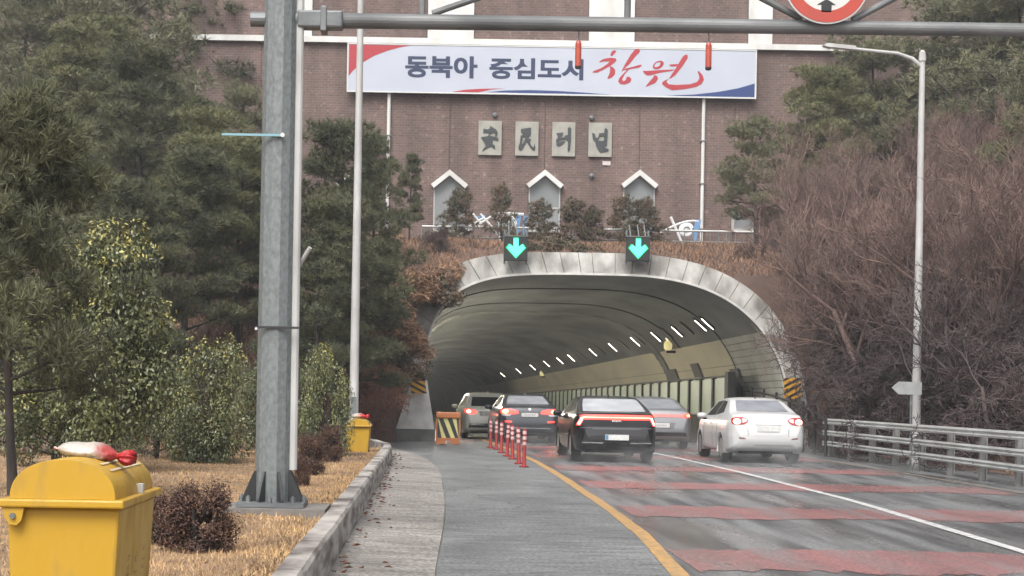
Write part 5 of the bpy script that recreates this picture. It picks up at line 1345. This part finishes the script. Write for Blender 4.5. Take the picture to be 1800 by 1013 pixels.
def broad_data(seed, H=3.6, Rr=1.3, nleaf=15000, blobs=34, Ln=.10, wd=.045, z0=.10, fill=.55):
    r = np.random.default_rng(seed); segs = []; C = []; Nn = []
    for k in range(5):
        a = k * 1.26 + r.uniform(-.3, .3); p0 = np.array([0, 0, 0.]); p1 = np.array([math.cos(a) * .10, math.sin(a) * .10, H * .25]); p2 = np.array([math.cos(a) * Rr * .5, math.sin(a) * Rr * .5, H * r.uniform(.55, .85)])
        segs += [(p0, p1, .05, .04), (p1, p2, .035, .012)]
    bl = []
    for k in range(blobs):
        z = r.uniform(z0, .93); t = (z - .45) / .55; rad_ = Rr * math.sqrt(max(.12, 1 - t * t)) * r.uniform(.35, .95); a = r.uniform(0, 6.28)
        c = np.array([math.cos(a) * rad_, math.sin(a) * rad_, H * z]); br = Rr * r.uniform(.22, .42)
        bl.append((c, br)); segs.append((np.array([0, 0, H * z * .6]), c, .02, .006))
    wts = np.array([b[1] ** 2 for b in bl]); pick = r.choice(blobs, nleaf, p=wts / wts.sum())
    bc = np.array([b[0] for b in bl])[pick]; brr = np.array([b[1] for b in bl])[pick]
    d = rnd_dirs(nleaf, r); rad_ = r.uniform(fill, 1.05, (nleaf, 1))
    C = bc + d * brr[:, None] * rad_; C[:, 2] = np.maximum(C[:, 2], .04)
    Nn = d * .6 + np.array([0, 0, .6])
    yb_ = r.uniform(0, 1, blobs) * 0.6 + np.array([b[0][2] / H for b in bl]) * 0.6; tips = (rad_[:, 0] > .86) & (d[:, 2] > .15) & (yb_[pick] > .72)
    return segs_mesh(segs, 5), C, Nn, tips, Ln, wd, r
def twig_data(seed, H=7.0, levels=5, spread=.55, n0=5, up=.35, thin=1.0, first=.28, droop=0.0):
    r = np.random.default_rng(seed); segs = []
    def grow(p, d, ln, rad_, lv):
        nseg = 3 if lv < levels - 1 else 2
        q = p
        pts = [p]
        for k in range(nseg):
            d = d + r.normal(0, .13, 3) + np.array([0, 0, up * .12 - droop * (lv / levels) * .25]); d /= np.linalg.norm(d)
            q2 = q + d * ln / nseg; r0 = rad_ * (1 - .35 * k / nseg); r1 = rad_ * (1 - .35 * (k + 1) / nseg)
            segs.append((q, q2, r0, r1)); q = q2; pts.append(q)
        if lv >= levels: return
        nb = [n0, 5, 4, 4, 4, 3][lv] if lv < 6 else 3
        for b in range(nb):
            t = .25 + .75 * (b + r.uniform(0, 1)) / nb; f = t * nseg; i = min(int(f), nseg - 1); s = pts[i] + (pts[i + 1] - pts[i]) * (f - i)
            nd = d * (1 - spread * .35) + rnd_dirs(1, r)[0] * spread * 1.05 + np.array([0, 0, up * .5]); nd /= np.linalg.norm(nd)
            grow(s, nd, ln * r.uniform(.48, .72), max(rad_ * .5, .006 * thin), lv + 1)
    for k in range(3):
        a = k * 2.1 + r.uniform(-.4, .4); dd = np.array([math.cos(a) * .28, math.sin(a) * .28, 1.0]); dd /= np.linalg.norm(dd)
        grow(np.array([.06 * math.cos(a), .06 * math.sin(a), -.1]), dd, H * .42, H * .011, 0)
    return segs
PROTO = {}
def proto_pine(key, m, **kw):
    (tv, tf), (cv, cf) = pine_data(**kw)
    t = npmesh('trunk', tv, tf, M_bark); c = npmesh('crown', cv, cf, m)
    PROTO[key] = [('trunk', t.data), ('crown', c.data)]; bpy.data.objects.remove(t); bpy.data.objects.remove(c)
def proto_broad(key, m, tipm, **kw):
    (tv, tf), C, Nn, tips, Ln, wd, r = broad_data(**kw)
    a = leaves(C[~tips], Nn[~tips], Ln, wd, r); parts = [('trunk', npmesh('trunk', tv, tf, M_bark)), ('crown', npmesh('crown', *a, m))]
    if tipm is not None:
        b = leaves(C[tips], Nn[tips], Ln, wd, r); parts.append(('young_leaves', npmesh('young_leaves', *b, tipm)))
    else:
        b = leaves(C[tips], Nn[tips], Ln, wd, r); parts.append(('outer_leaves', npmesh('outer_leaves', *b, m)))
    PROTO[key] = [(n_, o.data) for n_, o in parts]
    for _, o in parts: bpy.data.objects.remove(o)
def proto_twig(key, m, **kw):
    segs = twig_data(**kw); big = [s for s in segs if s[2] > .022]; small = [s for s in segs if s[2] <= .022]
    a = npmesh('trunk', *segs_mesh(big, 6), m); b = npmesh('crown', *segs_mesh(small, 3), m)
    PROTO[key] = [('trunk', a.data), ('crown', b.data)]; bpy.data.objects.remove(a); bpy.data.objects.remove(b)
def plant(key, name, x, y, sc, rz, lab, cat, group, z=None, sq=(1, 1), sink=.08):
    z = hzf(x, y) if z is None else z
    e = empty(name, (x, y, z - sink), lab, cat, group, rz); e.scale = (sc * sq[0], sc * sq[0], sc * sq[1])
    for n_, d_ in PROTO[key]:
        o = bpy.data.objects.new(n_, d_); COL.objects.link(o); o.parent = e
    return e

proto_pine('pineA', M_pine, seed=1)
proto_pine('pineB', M_pined, seed=2, base=.18, Rr=2.9, ntuft=3200)
proto_pine('pineC', M_pineg, seed=3, base=.25, Rr=3.0, pad=.85)
proto_pine('pineD', M_pined, seed=5, H=4.4, base=.26, Rr=1.55, ntuft=2600, K=18, Ln=.17, wd=.008, pad=.75)
proto_pine('pineS', M_jun, seed=8, H=2.6, base=.28, Rr=.85, ntuft=420, K=16, Ln=.17, wd=.012, pad=.8, lean=.25)
proto_broad('leafy', M_leaf, M_leafy, seed=11, H=3.9, Rr=1.35, nleaf=20000, blobs=46, Ln=.10, wd=.048)
proto_broad('bush', M_leaf, M_leafy, seed=12, H=2.0, Rr=1.15, nleaf=13000, blobs=40, Ln=.085, wd=.042, z0=.08)
proto_broad('bushg', M_leaf, None, seed=13, H=2.2, Rr=1.3, nleaf=12000, blobs=36, Ln=.085, wd=.036, z0=.08)
proto_broad('dead', M_shrub, None, seed=14, H=.62, Rr=.42, nleaf=15000, blobs=34, Ln=.032, wd=.016, z0=.06, fill=.2)
proto_broad('creeper', M_jun, None, seed=15, H=.8, Rr=.9, nleaf=4500, blobs=16, Ln=.16, wd=.035, z0=.15, fill=.3)
proto_broad('drytuft', mat('dry_tuft', (.36, .215, .125), .9, (.20, .125, .085), 2.0, island=.4), None, seed=16, H=.8, Rr=.9, nleaf=3600, blobs=16, Ln=.32, wd=.03, z0=.12, fill=.2)
proto_twig('bareA', M_twig, seed=21, H=7.0, levels=5)
proto_twig('bareB', M_twig2, seed=22, H=6.0, levels=5, spread=.7, n0=6)
proto_twig('bareC', M_twig, seed=23, H=6.5, levels=5, spread=.62, n0=6)
proto_twig('thicket', M_twig2, seed=24, H=3.6, levels=5, spread=.9, n0=5, up=.15, droop=.8, thin=1.2)
proto_twig('thicketr', M_twig3, seed=25, H=3.0, levels=4, spread=.95, n0=6, up=.1, droop=1.1, thin=1.9)

HC_ = {}
def at(key, name, px, d, top, lab, cat, group, H, rz=None, wide=1.0):
    """tree whose trunk stands below photo column px at distance d and whose top reaches photo row top"""
    g0 = W(px, 688, d); z = hzf(g0.x, d); t = W(px, top, d).z
    H = max(max(v.co.z for v in d_.vertices) for n_, d_ in PROTO[key][-2:]) if key not in HC_ else HC_[key]; HC_[key] = H
    sc = max(.3, (t - z) / H)
    return plant(key, name, g0.x, d, sc, rz if rz is not None else random.uniform(0, 6.28), lab, cat, group, z, (wide, 1))
GP = 'pines on the left slope'; GR = 'pines behind the right slope'; GB = 'bare trees on the right'
for key, px, d, top, wide, lab in (
    ('pineC', 30, 66, -60, 1.2, 'tall grey green pine in the top left corner of the view'),
    ('pineA', 175, 60, 5, 1.15, 'pale green pine below the white rail end at the upper left'),
    ('pineB', 300, 74, -80, 1.1, 'dark pine whose top hides the left end of the white cornice'),
    ('pineC', 110, 76, -120, 1.2, 'tall pine far back at the upper left, behind the other pines'),
    ('pineC', 215, 66, -70, 1.1, 'pine filling the gap left of the cornice end, behind the dark open pine'), ('pineA', 130, 57, 30, 1.2, 'pale pine behind the broad pine at the left'),
    ('pineB', 245, 50, 60, 1.1, 'dark pine with open branches left of the brick wall'),
    ('pineA', 90, 46, 190, 1.25, 'broad pale pine left of centre above the yellow leaved tree'),
    ('pineA', 360, 47, 175, 1.1, 'green pine just left of the gantry post under the blue strap'),
    ('pineC', 425, 56, 130, .9, 'pine crown touching the gantry post below the brick wall'),
    ('pineB', 325, 43, 245, 1.1, 'dark pine above the rust bank left of the gantry post'), ('pineA', 415, 45, 215, 1.05, 'green pine just behind the left side of the gantry post'), ('pineB', 235, 40, 300, 1.0, 'dark pine right behind the yellow leaved tree'),
    ('pineB', 610, 44, 330, 1.0, 'dark pine low behind the lamp post foot'),
    ('pineB', 590, 47, 195, .95, 'dark pine between the gantry post and the lamp post'),
    ('pineB', 650, 51, 225, .65, 'dark pine right of the lamp post, reaching over the brick wall'),
    ('pineB', 560, 42, 330, 1.0, 'lower dark pine behind the round yellow green bush'),
    ('pineB', 470, 46, 300, .8, 'dark pine hidden behind the gantry post'),
    ('pineB', 715, 58, 330, .6, 'small dark pine at the left end of the crest railing'),
    ('pineB', 180, 38, 400, 1.2, 'low dark pine behind the tree with yellow young leaves'),
    ('pineC', -40, 40, 120, 1.2, 'pine cut by the left picture edge, high up')):
    at(key, 'pine_tree', px, d, top, lab, 'pine tree', GP, 10.4, wide=wide)
for key, px, d, top, wide, lab in (
    ('pineC', 1325, 60, 190, 1.15, 'grey green pine beside the right drain pipe'),
    ('pineA', 1440, 66, 95, 1.1, 'pine crown under the arm of the right street lamp'),
    ('pineC', 1530, 70, 40, 1.1, 'pine behind the end of the brick building right of the round sign'),
    ('pineC', 1690, 68, -40, 1.25, 'tall grey pine in the upper right, left of the corner'),
    ('pineC', 1790, 66, -80, 1.1, 'dark pine in the top right corner'),
    ('pineC', 1850, 50, 60, 1.2, 'pine cut by the right picture edge')):
    at(key, 'pine_tree', px, d, top, lab, 'pine tree', GR, 10.4, wide=wide)
plant('pineD', 'pine_tree', -4.5, 18.5, 1.0, 1.0, 'near dark pine with a black trunk at the left picture edge', 'pine tree', GP, None, (.72, 1.0))
for px, d, top, lab in (
    (800, 65.5, 318, 'small pine in front of the left hooded window'), (877, 65.8, 308, 'narrow dark conifer between the left and middle hooded windows'),
    (945, 65.5, 338, 'small pine in front of the middle hooded window'), (1000, 65.9, 335, 'thin small pine just right of the middle hooded window'),
    (1036, 66.2, 350, 'lowest small pine midway between the middle and right hooded windows'), (1095, 65.6, 330, 'small pine left of the right hooded window'), (1132, 66, 335, 'small pine in front of the right hooded window')):
    at('pineS', 'young_pine', px, d, top, lab, 'pine tree', 'young pines along the crest', 2.75, wide=.62 if px == 877 else .95)
# evergreen broadleaf trees and bushes on the left
def bush(key, px, base, d, hpx, wpx, lab, H, Rr, name='evergreen_bush', cat='bush'):
    g0 = W(px, base, d); z = hzf(g0.x, d); s_ = F / d; sh_, sw_ = hpx / s_ / H, wpx / s_ / 2 / (Rr * 1.15)
    return plant(key, name, g0.x, d, 1.0, random.uniform(0, 6.28), lab, cat, 'evergreen bushes on the left bank', z, (sw_, sh_))
bush('leafy', 195, 800, 24.5, 470, 250, 'leafy evergreen tree with yellow young leaves left of the gantry post', 3.9, 1.35, 'evergreen_tree', 'tree')
bush('leafy', 95, 800, 26, 330, 220, 'dark leafy evergreen behind the black trunk of the near pine', 3.9, 1.35, 'evergreen_tree', 'tree')
bush('bush', 372, 800, 28, 215, 175, 'wide green bush with bare arching stems just left of the gantry post', 2.0, 1.15)
bush('bushg', 275, 800, 29, 185, 170, 'dark green bush below the yellow leaved tree, beside the wide bush', 2.2, 1.3)
bush('bush', 572, 790, 31.5, 190, 105, 'round yellow green bush between gantry post and lamp post', 2.0, 1.15)
bush('bushg', 455, 790, 31.5, 170, 120, 'dark bush standing behind the gantry post base', 2.2, 1.3)
bush('bushg', 520, 790, 36, 150, 110, 'dark bush behind the dead hedge right of the gantry post', 2.2, 1.3)
bush('bushg', 160, 795, 31, 200, 220, 'dark evergreen bush behind the near pine trunk and grit bin', 2.2, 1.3)
bush('bushg', 20, 795, 30, 300, 220, 'dark evergreen bush at the left picture edge behind the near pine', 2.2, 1.3)
# dead box shrubs on the lawn
for px, base, d, hpx, wpx, lab in ((348, 985, 12.9, 112, 165, 'dark red brown clipped shrub between grit bin and gantry post'), (300, 975, 13.4, 90, 110, 'smaller dead shrub right behind the near grit bin'),
        (545, 830, 24.5, 70, 62, 'russet dead shrub just right of the gantry post'), (580, 812, 29, 62, 55, 'dark dead shrub in front of the far grit bin'), (530, 845, 21.5, 45, 40, 'small sparse dead shrub at the gantry footing')):
    g0 = W(px, base, d); s_ = F / d
    plant('dead', 'dead_shrub', g0.x, d, 1.0, random.uniform(0, 6), lab, 'shrub', 'dead clipped shrubs on the verge', None, (wpx / s_ / 2 / .46, hpx / s_ / .62), .02)
# creeping evergreens and dry vines on the embankment
for i, (px, py, d, sc, key, lab) in enumerate((
    (975, 440, 53.0, 1.0, 'creeper', 'dark creeping evergreen hanging over the portal between the lane signals'), (1025, 447, 52.7, .8, 'creeper', 'creeping evergreen patch right of the one between the lane signals'), (935, 440, 52.9, .7, 'creeper', 'small creeper next to the left lane signal'),
    (790, 480, 52.0, .75, 'drytuft', 'tan dry growth covering the upper left portal shoulder'), (765, 510, 51.4, .95, 'creeper', 'creeper below the dry grass at the portal left shoulder'), (725, 500, 51.0, 1.0, 'drytuft', 'tan dry growth on the bank left of the portal shoulder'),
    (712, 600, 50.0, 1.0, 'drytuft', 'tan dry growth on the left bank at mid height of the portal'), (690, 560, 49.2, 1.0, 'drytuft', 'rust brown dry growth on the left bank beside the lamp post'), (700, 640, 49.6, .9, 'creeper', 'creeper above the left hazard board'),
    (665, 690, 48.2, .85, 'thicketr', 'rust brown dry vines left of the portal foot'), (655, 650, 47.8, .9, 'thicketr', 'rust brown dry vines behind the lamp post'), (668, 725, 48.6, .5, 'thicketr', 'low dry vines beside the white portal foot'),
    (650, 735, 46.8, .6, 'thicketr', 'low russet vines above the toe wall'), (775, 415, 55, .42, 'thicket', 'dark dead stump bush on the grass left of the left signal'))):
    p_ = W(px, py, d); H_ = {'creeper': .8, 'drytuft': .8, 'thicketr': 3.2, 'thicket': 3.6}[key] * sc
    z = max(hzf(p_.x, d), 0) if not (-1.4 < p_.x < 12) or d > 52.3 else p_.z - H_ * .5
    z = p_.z - H_ * .55 if key in ('creeper', 'drytuft') else z
    plant(key, 'creeping_shrub' if key == 'creeper' else 'dry_vine', p_.x, d, sc, random.uniform(0, 6), lab, 'shrub', 'shrubs on the left embankment', z)
# bare trees and thickets on the right
for key, px, d, top, H, wide, lab in (
    ('bareA', 1480, 50, 190, 7.6, 1.0, 'bare reddish tree left of the right street lamp, tallest there'), ('bareC', 1575, 46, 235, 7.2, 1.0, 'bare tree with fine twigs just left of the right lamp pole'),
    ('bareA', 1700, 44, 190, 7.6, 1.05, 'bare reddish tree right of the lamp pole'), ('bareC', 1790, 41, 215, 7.2, 1.1, 'bare tree at the right picture edge'),
    ('bareC', 1420, 55, 270, 7.2, .9, 'bare tree right of the portal, below the pine'), ('bareB', 1550, 48, 400, 6.6, .9, 'dark twiggy tree beside the right portal edge'),
    ('bareB', 1640, 48, 330, 6.6, 1.1, 'dark twiggy tree behind the lamp pole'), ('bareB', 1740, 40, 380, 6.6, 1.1, 'dark twiggy tree behind the guard rail at the right'),
    ('bareA', 1620, 56, 160, 7.6, 1.0, 'far bare tree above the others behind the lamp pole'), ('bareC', 1760, 54, 150, 7.2, 1.1, 'far bare tree at the upper right'),
    ('bareA', 1520, 58, 200, 7.6, 1.1, 'bare reddish tree far back between pine and lamp pole'), ('bareC', 1450, 57, 260, 7.2, 1.1, 'bare tree high on the bank under the pine crown'),
    ('bareA', 1680, 50, 250, 7.6, 1.1, 'bare reddish tree right of the lamp pole, second row'), ('bareC', 1650, 45.5, 300, 7.2, 1.1, 'bare tree directly at the lamp pole, in front'),
    ('bareA', 1810, 48, 230, 7.6, 1.1, 'bare reddish tree at the right edge, second row'), ('bareC', 1710, 58, 180, 7.2, 1.1, 'far bare tree below the tall grey pine'),
    ('bareB', 1570, 46.5, 440, 6.6, 1.0, 'low dark twiggy tree above the guard rail start'), ('bareB', 1370, 56, 380, 6.6, .9, 'dark twiggy tree above the right portal shoulder')):
    at(key, 'bare_tree', px, d, top, lab, 'tree', GB, H, wide=wide)
for key, px, d, top, H, wide, lab in (
    ('thicket', 1530, 47.5, 500, 3.6, .7, 'dense dark thicket at the right portal edge by the hazard board'), ('thicket', 1560, 45, 540, 3.6, .8, 'dense thicket behind the start of the guard rail'),
    ('thicket', 1575, 45.5, 560, 3.6, 1.1, 'dark thicket left of the right lamp pole'), ('thicket', 1660, 41, 540, 3.6, 1.1, 'brown thicket right of the arrow board'),
    ('thicket', 1740, 39.5, 590, 3.6, 1.0, 'brown thicket leaning over the guard rail'), ('thicket', 1790, 36.5, 560, 3.6, 1.2, 'brown thicket at the right picture edge'),
    ('thicket', 1650, 44.5, 640, 3.6, 1.0, 'low brown thicket beneath the arrow board'), ('thicketr', 1800, 44, 380, 3.0, 1.4, 'orange brown thicket high at the right picture edge'),
    ('thicket', 1550, 46.5, 640, 3.6, .7, 'low dark thicket just behind the first guard rail posts'), ('thicket', 1400, 55.5, 420, 3.6, 1.0, 'dark thicket on the right portal shoulder'),
    ('bareC', 1345, 60, 320, 7.2, 1.0, 'bare tree on the crest covering the building corner window'), ('thicket', 1310, 55, 425, 3.6, .9, 'low brown thicket on the crest above the ring'), ('bareB', 1410, 56.5, 330, 6.6, 1.0, 'dark twiggy tree on the right portal shoulder below the pine'), ('thicket', 1365, 56.0, 450, 3.6, .9, 'brown thicket on the crest right of the drain pipe'), ('thicket', 1490, 51.0, 540, 3.6, .6, 'dark thicket hugging the right portal edge'),
    ('bushg', 1790, 43, 500, 2.2, 1.0, 'green leafy bush among the bare trees at the right edge')):
    at(key, 'thicket', px, d, top, lab, 'shrub', 'thickets on the right bank', H, wide=wide)

# ------------------------------------------------------------------ damp air
hzm = bpy.data.materials.new('damp_air'); hzm.use_nodes = True
t = hzm.node_tree; t.nodes.clear(); ou = t.nodes.new('ShaderNodeOutputMaterial'); pv = t.nodes.new('ShaderNodeVolumePrincipled')
pv.inputs['Color'].default_value = (.90, .93, .97, 1); pv.inputs['Density'].default_value = .0010; pv.inputs['Anisotropy'].default_value = .2
t.links.new(pv.outputs[0], ou.inputs['Volume'])
hb_ = MB().box(-520, 520, -130, 920, -3.5, 45).build('haze', hzm)
stuff(hb_); hb_['label'] = 'thin damp haze filling the air of the whole scene'; hb_['category'] = 'haze'

# ------------------------------------------------------------------ spray thrown up behind the tyres
def spray_mat(dens):
    m = bpy.data.materials.new('tyre_spray'); m.use_nodes = True; t = m.node_tree; N = t.nodes; L = t.links; N.clear()
    ou = N.new('ShaderNodeOutputMaterial'); pv = N.new('ShaderNodeVolumePrincipled'); L.new(pv.outputs[0], ou.inputs['Volume'])
    pv.inputs['Color'].default_value = (.93, .94, .96, 1)
    tc = N.new('ShaderNodeTexCoord'); sp = N.new('ShaderNodeSeparateXYZ'); L.new(tc.outputs['Generated'], sp.inputs[0])
    def mth(op, a, b=None):
        n = N.new('ShaderNodeMath'); n.operation = op
        for i, q in enumerate((a, b)):
            if q is None: continue
            if isinstance(q, (int, float)): n.inputs[i].default_value = q
            else: L.new(q, n.inputs[i])
        return n.outputs[0]
    par = lambda c: mth('MULTIPLY', mth('MULTIPLY', c, mth('SUBTRACT', 1.0, c)), 4.0)
    fx_, fy_ = par(sp.outputs[0]), par(sp.outputs[1]); iz = mth('SUBTRACT', 1.0, sp.outputs[2])
    no = N.new('ShaderNodeTexNoise'); no.inputs['Scale'].default_value = 1.6; no.inputs['Detail'].default_value = 4; L.new(tc.outputs['Object'], no.inputs['Vector'])
    mr = N.new('ShaderNodeMapRange'); mr.inputs[1].default_value = .35; mr.inputs[2].default_value = .7; L.new(no.outputs['Fac'], mr.inputs[0])
    v = mth('MULTIPLY', mth('MULTIPLY', fx_, fy_), mth('MULTIPLY', mth('POWER', iz, 2.6), mr.outputs[0]))
    L.new(mth('MULTIPLY', v, dens), pv.inputs['Density'])
    return m
M_spray = spray_mat(.36)
for nm, lab, S_, loc, rz in CARS[:4]:
    o = MB().box(-1.35, 1.35, -2.2, 2.4, .02, .95).build('tyre_spray', M_spray)
    o.location = loc; o.rotation_euler = (0, 0, rz); stuff(o)
    tag(o, 'pale water spray behind the wheels of the ' + nm.replace('_', ' '), 'spray')
